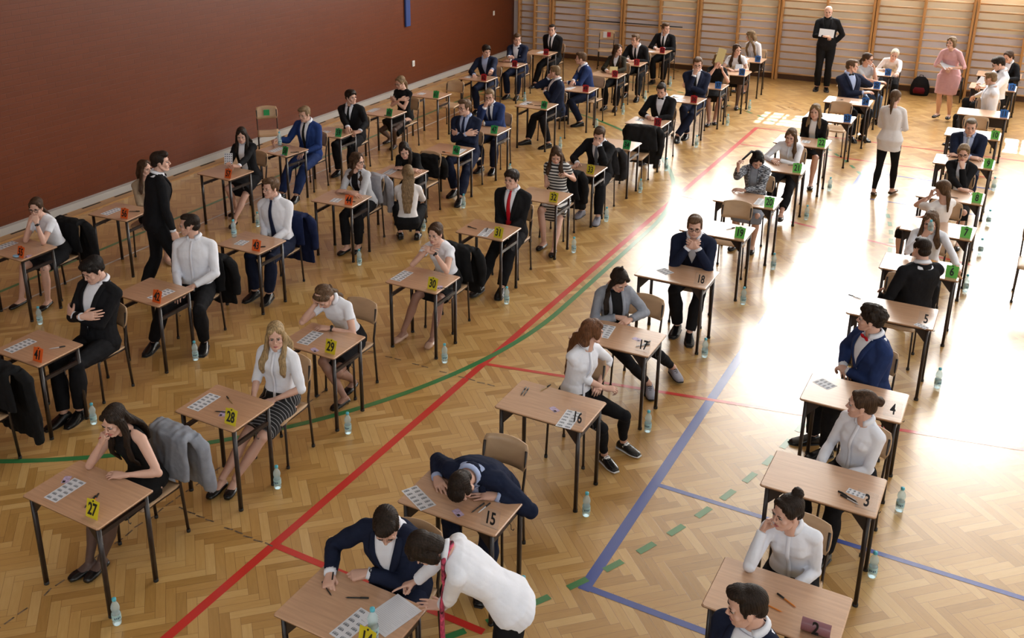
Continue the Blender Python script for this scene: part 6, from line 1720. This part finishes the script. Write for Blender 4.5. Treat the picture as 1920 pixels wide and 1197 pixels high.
 {'h': 12, 'label': 'girl in thick glasses, both hands at her mouth, white T-shirt', 'f': 1, 'hair': 'brown', 'style': 'lowpony', 'glasses': 'thick', 'top': ('tee', 'white', 0.26), 'bottom': ('skirt', 'black', 0.42), 'armR': ('H', (0.045, 0.175, -0.005), (0.25, 0.3, -1), {'dir': (-0.3, -0.5, 0.75), 'back': (0.5, 0.8, 0.3), 'hand': 'curl'}), 'armL': ('H', (-0.045, 0.175, -0.005), (-0.25, 0.3, -1), {'dir': (0.3, -0.5, 0.75), 'back': (-0.5, 0.8, 0.3), 'hand': 'curl'}), 'legR': ((0.234, 0.45, 0.08499999999999996), None), 'legL': ((-0.09, 0.38, 0.08499999999999996), None), 'shoes': ('flat', 'black'), 'watch': 'L', 'vox': 0.009, 'head': (18, 8, 0), 'lean': 22.0, 'side': 4.9, 'at': (-9.698, 7.265), 'id': 55},
 {'h': 60, 'label': 'woman in a tan cardigan half hidden behind the standing man', 'f': 1, 'hair': 'brown', 'style': 'long', 'hlen': 0.36, 'top': ('sweater', 'tan', 1), 'bottom': ('skirt', 'black', 0.44), 'armR': 'lap', 'armL': 'lap', 'legR': ((-0.099, 0.259, 0.08499999999999996), None), 'legL': 'close', 'shoes': ('flat', 'nude'), 'vox': 0.01, 'head': (30, 0, 0), 'lean': 4.3, 'side': 5.0, 'at': (-9.663, 8.744), 'id': 56},
 {'h': 15, 'label': 'dark haired girl in black blazer holding a small sheet', 'f': 1, 'hair': 'dark', 'style': 'long', 'hlen': 0.36, 'top': ('blouse', 'white', 1), 'jacket': ('black', 0.06), 'open': 1, 'bottom': ('skirt', 'black', 0.42), 'armR': ((0.083, 0.483, 0.8799999999999999), (0.35, 0.05, -1), {'hand': 'grip', 'dir': (-0.5, 0.8, 0.2)}), 'armL': ((-0.113, 0.545, 0.8600000000000003), (-0.35, 0.05, -1), {'hand': 'grip', 'dir': (0.7, 0.6, 0.2)}), 'legR': ((0.146, 0.223, 0.09999999999999964), None), 'legL': ((-0.056, 0.72, 0.08499999999999996), None), 'shoes': ('flat', 'black'), 'vox': 0.0095, 'head': (18, 14, 0), 'lean': 7.9, 'side': 4.5, 'at': (-9.641, 10.673), 'id': 57},
 {'h': 5, 'label': 'fair haired boy in a royal blue suit and black tie', 'hair': 'dkblond', 'style': 'short', 'top': ('shirt', 'white', 1), 'jacket': ('royal', 0.08), 'tie': 'black', 'bottom': ('trousers', 'blue'), 'armR': ((0.322, 0.422, 0.8600000000000003), (0.35, 0.05, -1), {'hand': 'grip', 'dir': (0.1, 1, 0)}), 'armL': 'thigh', 'legR': 'fwd', 'legL': 'fwd', 'vox': 0.0095, 'head': (-6, 12, 0), 'lean': 10.4, 'side': -3.0, 'at': (-9.539, 11.995), 'id': 58},
 {'h': 10, 'smile': 1, 'label': 'laughing boy with a fringe in an unbuttoned black suit', 'hair': 'dark', 'style': 'side', 'top': ('shirt', 'white', 1), 'jacket': ('black', 0.2), 'tie': 'black', 'bottom': ('trousers', 'black'), 'armR': ((-0.187, 0.556, 0.79), (0.9, -0.2, -0.6), {'hand': 'relax', 'dir': (-0.3, 0.9, -0.1)}), 'armL': ((-0.328, 0.475, 0.79), (-0.9, -0.2, -0.6), {'hand': 'curl', 'dir': (0.6, 0.7, -0.1)}), 'vox': 0.0095, 'head': (65, 0, 0), 'lean': 8.2, 'side': 1.9, 'at': (-9.531, 13.169), 'id': 59},
 {'h': 0, 'label': 'girl in glasses and black short sleeved dress, arms crossed', 'f': 1, 'hair': 'dkblond', 'style': 'lowpony', 'glasses': 'thin', 'top': ('dress', 'black', 0.24), 'skirtlen': 0.42, 'bottom': ('dress', 'black'), 'hose': 'dark_hose', 'armR': 'crossed', 'armL': 'crossed', 'legR': ((0.395, -0.103, 0.08499999999999996), None), 'legL': ((0.107, 0.173, 0.08499999999999996), None), 'shoes': ('flat', 'black'), 'vox': 0.01, 'head': (-15, 18, 0), 'lean': 5.0, 'side': -0.7, 'at': (-9.498, 14.662), 'id': 60},
 {'h': 8, 'label': 'dark haired boy in navy jacket leaning towards his neighbour', 'hair': 'dark', 'style': 'side', 'top': ('shirt', 'paleblue', 1), 'jacket': ('navy', 0.2), 'bottom': ('trousers', 'navy'), 'armR': 'deskfar', 'armL': ((-0.292, 0.66, 0.9400000000000004), (-0.35, 0.05, -1), {'hand': 'pen'}), 'vox': 0.01, 'head': (45, 10, 0), 'lean': 12.5, 'side': 4.5, 'at': (-9.488, 17.831), 'id': 62},
 {'h': 5, 'label': 'light quiffed boy in navy jacket with white pocket square', 'hair': 'mid', 'style': 'short', 'top': ('shirt', 'white', 1), 'jacket': ('navy', 0.16), 'square': 1, 'bottom': ('trousers', 'navy'), 'armR': ((-0.047, 0.75, 0.9000000000000004), (0.35, 0.05, -1), {'hand': 'curl', 'dir': (-0.6, 0.5, 0.3)}), 'armL': 'folded', 'vox': 0.01, 'head': (32, 8, 0), 'lean': 13.4, 'side': 2.9, 'at': (-9.532, 19.31), 'id': 63},
 {'h': 0, 'label': 'boy in black suit sitting back nearest the brick corner', 'hair': 'dark', 'style': 'crop', 'top': ('shirt', 'white', 1), 'jacket': ('black', 0.1), 'tie': 'black', 'bottom': ('trousers', 'black'), 'armR': 'lap', 'armL': 'lap', 'legR': 'fwd', 'legL': 'fwd', 'vox': 0.011, 'head': (10, 4, 0), 'lean': 16.3, 'side': -2.9, 'at': (-9.419, 20.794), 'id': 64},
 {'armR': ((0.05, 0.3, 1.22), (0.9, -0.2, -1), {'hand': 'grip', 'dir': (-0.9, 0.35, 0.1)}), 'armL': ((-0.13, 0.02, 1.02), (-1, -0.2, -0.4), {'hand': 'fist', 'dir': (0.6, 0.4, 0.4)}), 'legR': 'stand', 'legL': 'stand', 'seated': False, 'hip': (0, 0, 0.985), 's': 1.06, 'h': 8, 'label': 'bald man in black suit and shirt holding a white sheet', 'hair': 'grey', 'style': 'bald', 'top': ('shirt', 'black', 1), 'jacket': ('black', 0.15), 'bottom': ('trousers', 'black'), 'vox': 0.011, 'fat': 1.0, 'cuffs': False, 'head': (0, 6, 0), 'lean': -4.6, 'side': 4.3, 'at': (-3.932, 22.726), 'id': 'bald'},
 {'armR': ((0.03, 0.28, 1.05), (0.9, -0.2, -1), {'hand': 'grip', 'dir': (-0.8, 0.5, -0.1)}), 'armL': ((-0.1, 0.3, 1.07), (-0.9, -0.2, -1), {'hand': 'grip', 'dir': (0.2, 0.9, 0.1)}), 'legR': ((0.1, 0.02, 0.13), (0, 1, 0)), 'legL': ((-0.1, 0.0, 0.13), (0, 1, 0)), 'seated': False, 's': 0.94, 'hip': (0, 0, 0.905), 'h': -12, 'label': 'standing woman in a knee length pink dress, blond bob', 'f': 1, 'hair': 'dkblond', 'style': 'bob', 'top': ('dress', 'pink', 0.6), 'loose': 1, 'skirtlen': 0.46, 'skirtoff': 0.045, 'flare': 0.012, 'bottom': ('dress', 'pink'), 'shoes': ('heel', 'black'), 'vox': 0.011, 'fat': 1.1, 'head': (-15, 4, 0), 'lean': 17.9, 'side': 0.2, 'at': (-1.388, 21.176), 'id': 'pink'},
 {'armR': ((0.12, 0.25, 0.98), (0.5, -1, -0.4), {'hand': 'relax', 'dir': (-0.5, 0.8, 0)}), 'armL': ((-0.12, 0.25, 0.98), (-0.5, -1, -0.4), {'hand': 'relax', 'dir': (0.5, 0.8, 0)}), 'legR': ((0.1, 0.1, 0.082), (0, 1, 0)), 'legL': ((-0.1, -0.12, 0.095), (0, 1, 0), {'pitch': 12}), 'seated': False, 'hip': (0, 0, 0.89), 'h': 172, 'label': 'woman seen from behind in loose white blouse and black tights', 'f': 1, 's': 0.94, 'hair': 'mid', 'style': 'lowpony', 'hlen': 0.4, 'top': ('tee', 'offwhite', 0.62), 'loose': 1, 'hem': -0.18, 'flare': 0.018, 'bottom': ('leggings', 'black', 0.98), 'shoes': ('flat', 'brown'), 'vox': 0.01, 'fat': 1.04, 'head': (0, 8, 0), 'lean': -7.3, 'side': -0.8, 'at': (-1.695, 15.874), 'id': 'white'},
 {'armR': ((0.27, 0.12, 0.84), (0.3, -1, 0), {'back': (1, 0, 0), 'hand': 'curl'}), 'armL': ((-0.25, -0.06, 0.82), (-0.3, -1, 0), {'back': (-1, 0, 0), 'hand': 'curl'}), 'legR': ((0.12, 0.18, 0.09), (0, 1, 0)), 'legL': ((-0.1, -0.22, 0.1), (0, 1, 0), {'pitch': 18}), 'seated': False, 'hip': (0, 0, 0.97), 's': 1.06, 'h': 150, 'label': 'young man in black suit walking between the desks, back turned', 'hair': 'dark', 'style': 'short', 'top': ('shirt', 'white', 1), 'jacket': ('black', 0.2), 'bottom': ('trousers', 'black'), 'bow': 'black', 'vox': 0.009, 'head': (-20, 2, 0), 'lean': 8.9, 'side': -2.0, 'at': (-8.505, 7.776), 'id': 'walk'},
 {'armR': ((0.1, 0.38, 0.45), (1, -0.3, -0.6), {'hand': 'curl', 'dir': (-0.8, 0.4, 0.1)}), 'armL': ((-0.05, 0.4, 0.46), (-1, -0.3, -0.6), {'hand': 'curl', 'dir': (0.6, 0.6, 0.1)}), 'legR': ((0.12, 0.02, 0.085), (0.3, 1, 0.8)), 'legL': ((-0.11, 0.05, 0.085), (-0.3, 1, 0.8)), 'seated': False, 'hip': (0, -0.1, 0.3), 'h': -150, 'label': 'crouching girl in white, very long blond hair down her back', 'f': 1, 'hair': 'dkblond', 'style': 'half', 'hlen': 0.12, 'wavy': 0.4, 'top': ('blouse', 'offwhite', 0.62), 'bottom': ('leggings', 'black', 0.97), 'shoes': ('oxford', 'black'), 'vox': 0.0085, 'head': (10, -8, 0), 'lean': 16.9, 'side': 1.6, 'at': (-6.976, 10.8), 'id': 'crouch'},
 {'armR': ((0.253, 0.583, 0.8300000000000001), (0.9, -0.2, -0.6), {'hand': 'point', 'dir': (0.0, 0.9, -0.35)}), 'armL': ((0.101, 0.393, 0.8099999999999996), (-0.9, -0.2, -0.6), {'hand': 'flat', 'dir': (0.2, 1, -0.1)}), 'legR': 'stand', 'legL': 'stand', 'seated': False, 's': 0.93, 'hip': (0, 0, 0.94), 'h': -62, 'pelvis': 0.75, 'label': 'woman in white shirt and red patterned scarf leaning over the desk', 'f': 1, 'fat': 1.05, 'hair': 'dark', 'style': 'bob', 'hem': -0.1, 'flare': 0.01, 'top': ('shirt', 'white', 0.95), 'bottom': ('trousers', 'black'), 'scarf': 1, 'vox': 0.0075, 'loose': 1, 'head': (0, 74, 0), 'lean': 48.2, 'side': -4.9, 'at': (-2.096, 4.218), 'id': 'lean'}]
def mottle():
    m, nt, b = _nt('mottled_knit'); h = N(nt)
    tc = h.node('ShaderNodeTexCoord'); mp = h.node('ShaderNodeMapping'); mp.inputs['Scale'].default_value = (14, 14, 60)
    nt.links.new(tc.outputs['Object'], mp.inputs[0])
    n = h.node('ShaderNodeTexNoise'); n.inputs['Scale'].default_value = 2.2; nt.links.new(mp.outputs[0], n.inputs['Vector'])
    r = h.node('ShaderNodeValToRGB'); r.color_ramp.elements[0].position = .47; r.color_ramp.elements[1].position = .55
    r.color_ramp.elements[0].color = (.03, .033, .045, 1); r.color_ramp.elements[1].color = (.38, .40, .45, 1)
    nt.links.new(n.outputs['Fac'], r.inputs[0]); nt.links.new(r.outputs[0], b.inputs['Base Color']); b.inputs['Roughness'].default_value = .9
    return m
M_MOT = mottle()
M_STR = striped('striped_jersey', (.62, .62, .62), (.015, .015, .02), 7.5, 'Z', 0.4)
M_STK = striped('striped_skirt', (.012, .012, .014), (.30, .30, .32), 12, 'Y', 0.8, .88)
C['mottled'] = (.2, .2, .22); C['x'] = (.1, .1, .1); C['stripe'] = (.05, .05, .05); C['striped'] = (.3, .3, .3)
PEOPLE = {}
for P in CAST:
    if P['label'].startswith('girl in black and white striped'): P['topmat'] = M_STR
    if P['bottom'][1] == 'stripe': P['skirtmat'] = M_STK
    if P.get('jacket') and P['jacket'][0] == 'mottled': P['jacketmat'] = M_MOT
    s, root = place_parts(P)
    PEOPLE[P['id']] = (s, root, P)
run_jobs()

def wpos(k, p):
    s, root, P = PEOPLE[k]
    a = R_(180 + P.get('h', 0)); p = np.asarray(p)
    return Vector((root.location.x + p[0] * math.cos(a) - p[1] * math.sin(a), root.location.y + p[0] * math.sin(a) + p[1] * math.cos(a), p[2]))
def hand_pt(k, side, y=.07, z=-.02, x=0.0):
    s = PEOPLE[k][0]; R = s.hd[side][0]
    return wpos(k, s.wr[side] + R @ V3(x, y, z))
def hand_quat(k, side, pre=None):
    s, root, P = PEOPLE[k]; R = s.hd[side][0]
    a = R_(180 + P.get('h', 0)); A = np.array([[math.cos(a), -math.sin(a), 0], [math.sin(a), math.cos(a), 0], [0, 0, 1]])
    M = A @ R
    if np.linalg.det(M) < 0: M[:, 0] *= -1
    if pre is not None: M = M @ pre
    return Matrix(M.tolist()).to_euler()

# ---- chairs under those who sit
CH_SPECIAL = {4: (-.80, 8.48, 0), 5: (-.80, 10.35, 0), 7: (-.68, 13.02, 0), 11: (-.62, 19.27, 0), 12: (-.60, 20.75, -20), 16: (-2.95, 7.12, 0), 17: (-2.92, 8.55, 0), 3: None, 45: (-7.40, 11.84, 0), 48: (-7.40, 16.30, -4), 49: (-7.28, 17.82, -6), 24: (-2.78, 19.14, 8)}
for k, (s, root, P) in PEOPLE.items():
    if isinstance(k, str): continue
    who = WHO.get(k, 'the man at the bottom edge')
    if CH_SPECIAL.get(k): x, y, rz = CH_SPECIAL[k]
    else: x, y, rz = root.location.x, root.location.y - .035, P.get('h', 0) * .25
    chair(x, y, rz, 'plywood chair under %s' % who)
chair(-.70, 17.78, 0, 'empty pale plywood chair behind the grinning boy in navy')
chair(-2.88, 11.78, 6, 'empty tan plywood chair behind the boy with clasped hands')
chair(-2.78, 17.82, -2, 'empty plywood chair behind the fair girl in black jacket')
chair(-5.20, 14.66, 3, 'empty plywood chair half covered by a black coat')
chair(-9.45, 16.18, 4, 'empty plywood chair by the wall, at the unused desk')
wc = chair(-11.20, 12.95, 42, 'empty chair with a green sticker against the brick wall')
g = G(); box(g, (-.05, .240, .70), (.05, .252, .80)); st = build('sticker', g, mat('sticker_green', (.03, .38, .12), .6), wc)
g = G(); box(g, (-.045, .262, .68), (.045, .266, .79))
rc = chair(-8.95, 22.78, 18, 'empty chair with white and red sheets by the wall bars')
g = G(); box(g, (-.09, .232, .70), (.0, .240, .84)); build('white_sheet', g, M_PAPER, rc)
g = G(); box(g, (.005, .232, .72), (.09, .240, .83)); build('red_sheet', g, mat('sheet_red', (.45, .015, .03), .6), rc)
chair(.36, 12.66, 0, 'lone empty chair cut by the right edge of the photo')
chair(-7.30, 4.42, 0, 'chair with a black coat at the left edge, before the pale man')

# ---- clothes on chair backs
draped(-5.22, 4.42, -2, ('grey', (.085, .10, .14)), 'cardigan', 'grey blue cardigan over the chair back of the smiling girl', 'cardigan', hem=.36, w=.20, sleeves=(.20, .34), seed=2)
def drape_on(k, col, name, lab, **a):
    s, root, P = PEOPLE[k]
    draped(root.location.x, root.location.y - .035, P.get('h', 0) * .25, col, name, lab, **a)
BLK = ('coat_black', (.012, .012, .013))
drape_on(30, BLK, 'jacket', 'black jacket on the chair of the girl with folded hands', hem=.30, seed=3)
drape_on(32, BLK, 'jacket', 'black jacket on the chair of the girl in stripes', hem=.30, seed=4)
drape_on(33, ('coat_char', (.03, .03, .034)), 'jacket', 'charcoal jacket on the chair behind the reddened face boy', hem=.36, seed=5)
draped(-5.18, 14.66, 3, ('coat_charcoal', (.018, .018, .020)), 'coat', 'big dark coat over the empty chair near the green card', 'coat', hem=.22, w=.24, seed=6)
drape_on(42, BLK, 'jacket', 'black jacket on the chair of the man in white shirt', hem=.26, w=.23, seed=7)
drape_on(43, ('coat_navy', (.012, .018, .055)), 'jacket', 'navy blue jacket behind the boy in shirt and tie', hem=.20, w=.225, seed=8)
drape_on(55, BLK, 'jacket', 'black jacket on the chair of the girl in thick glasses', hem=.30, seed=9)
drape_on(44, ('coat_ltgrey', (.34, .34, .38)), 'shawl', 'light grey shawl hanging from the chair of the curly girl', cat='shawl', hem=.40, w=.17, sleeves=(.45, .32), seed=10)
draped(-7.30, 4.42, 0, BLK, 'coat', 'black coat hanging at the left edge before the pale man', 'coat', hem=.14, w=.25, sleeves=(.2, .12), seed=11)
draped(-7.40, 11.84, 0, BLK, 'bag', 'black bag hanging on the chair behind the bending girl', 'bag', hem=.42, w=.16, sleeves=(.5, .46), top=.80, seed=12)
run_jobs()

# ---- things held in hands
def held(name, g, mats, loc, rot, label, cat, smooth=False):
    o = build(name, g, mats, smooth=smooth, loc=loc); o.rotation_euler = rot
    return tag(o, label, cat)
# red pen of the smiling girl
g = G(); tube(g, [(0, -.05, 0), (0, .05, 0), (0, .075, 0)], [.0045, .0045, .001], 8)
held('pen', g, mat('pen_red', (.50, .02, .03), .35), hand_pt(27, 'R', .085, -.03), (R_(-22), 0, R_(150)), 'red pen in the fist of the smiling girl', 'pen', True)
g = G(); tube(g, [(0, -.07, 0), (0, .055, 0), (0, .068, 0)], [.005, .005, .001], 8)
held('pen', g, M_INK, hand_pt(14, 'R', .075, -.005, -.02), (R_(-50), 0, R_(200)), 'black pen held upright by the writing man', 'pen', True)
bottle(*hand_pt(6, 'R', .07, -.045), label='turquoise capped bottle lifted to the mouth of the girl', rot=(R_(35), 0, 0), s=.9, grp='bottles in hands')
g = G(); box(g, (-.05, -.013, -.006), (.05, .013, .006), bev=.003)
held('snack_bar', g, mat('snack', (.40, .20, .09), .7), hand_pt(6, 'L', .13, -.015), (0, R_(25), R_(-50)), 'brown snack bar in the outstretched hand of the drinking girl', 'snack')
g = G(); ell(g, (0, 0, .042), (.045, .045, .042)); o = build('orange', g, mat('orange_peel', (.55, .27, .08), .6, bump=.3, bscale=200), smooth=True, loc=place_on_desk(6, .10, .02)[0]); tag(o, 'round tan orange fruit on the desk of the drinking girl', 'fruit')
def paper_sheet(name, w, h, k, side, label, m=None, rot=None, off=(0, .09, 0), pat=False):
    g = G(); box(g, (-w / 2, 0, -.0008), (w / 2, h, .0008), 0)
    if pat:
        for i in range(4):
            for j in range(5): box(g, (-w / 2 + w * (i + .2) / 4, h * (j + .25) / 5, -.0012), (-w / 2 + w * (i + .8) / 4, h * (j + .7) / 5, .0012), 1)
    o = build(name, g, [m or M_PAPER, M_CODE], loc=hand_pt(k, side, *off[1:], x=off[0])); o.rotation_euler = rot
    return tag(o, label, 'paper')
M_YEL = mat('yellow_paper', (.72, .66, .34), .6)
M_YELD = mat('yellow_paper_print', (.42, .38, .2), .6)
o = paper_sheet('yellow_sheet', .15, .30, 37, 'R', 'yellow printed sheet raised before the face of a woman', M_YEL, (R_(96), R_(14), R_(8)), (0, .06, -.02))
o = paper_sheet('yellow_sheet', .15, .13, 50, 'L', 'folded yellow sheet in the hands of the olive jacket girl', M_YEL, (R_(70), 0, R_(20)), (0, .06, -.02))
paper_sheet('paper_sheet', .12, .16, 57, 'R', 'small barcode sheet held up by the girl in black blazer', None, (R_(75), 0, R_(25)), (0, .06, -.02), True)
paper_sheet('paper_sheet', .21, .15, 12, 'R', 'white sheet glowing in the hands of the dark haired boy', None, (R_(60), 0, R_(-60)), (0, .08, -.01))
paper_sheet('paper_sheet', .30, .17, 'bald', 'R', 'white sheet of paper held by the bald man in black', None, (R_(72), R_(4), R_(8)), (0, .03, -.02))
paper_sheet('paper_sheet', .24, .26, 'pink', 'L', 'white leaflet in the hands of the woman in pink', None, (R_(18), 0, R_(30)), (0, -.02, -.03))
paper_sheet('paper_sheet', .12, .17, 38, 'L', 'small printed sheet in the hands of the brown haired girl', None, (R_(40), 0, R_(5)), (0, .02, -.02), True)

# ---- topknot of the ponytail girl
# bag and stool at the wall
g = G()
rings = [(V3(0, 0, z), V3(1, 0, 0), V3(0, 1, 0), a, b, 2.6) for z, a, b in ((0, .17, .12), (.06, .19, .14), (.2, .18, .13), (.32, .14, .10), (.38, .08, .06))]
loft(g, rings, 18)
bp = empty('backpack', (-2.05, WALL_Y - .30, 0)); tag(bp, 'black backpack with a dark red pocket by the wall bars', 'backpack')
build('bag_body', g, cloth('bag_black', (.012, .012, .014)), bp, smooth=True)
g = G(); loft(g, [(V3(0, -.11, z), V3(1, 0, 0), V3(0, 1, 0), a, b, 3) for z, a, b in ((.05, .11, .03), (.12, .12, .045), (.18, .09, .03))], 14); build('pocket', g, cloth('bag_red', (.12, .012, .02)), bp, smooth=True)
g = G(); tube(g, [(-.04, 0, .37), (-.03, 0, .42), (.03, 0, .42), (.04, 0, .37)], .008, 8); build('handle', g, M_INK, bp, smooth=True)
stl = empty('stool', (-1.42, WALL_Y - .55, 0)); tag(stl, 'black metal stool behind the woman in pink', 'stool')
g = G(); box(g, (-.18, -.18, .43), (.18, .18, .46), bev=.02); build('seat', g, mat('stool_black', (.015, .015, .016), .5), stl)
for sx in (-1, 1):
    for sy in (-1, 1):
        g = G(); tube(g, [(sx * .18, sy * .18, 0), (sx * .15, sy * .15, .43)], .012, 8); build('leg', g, M_STEEL, stl, smooth=True)
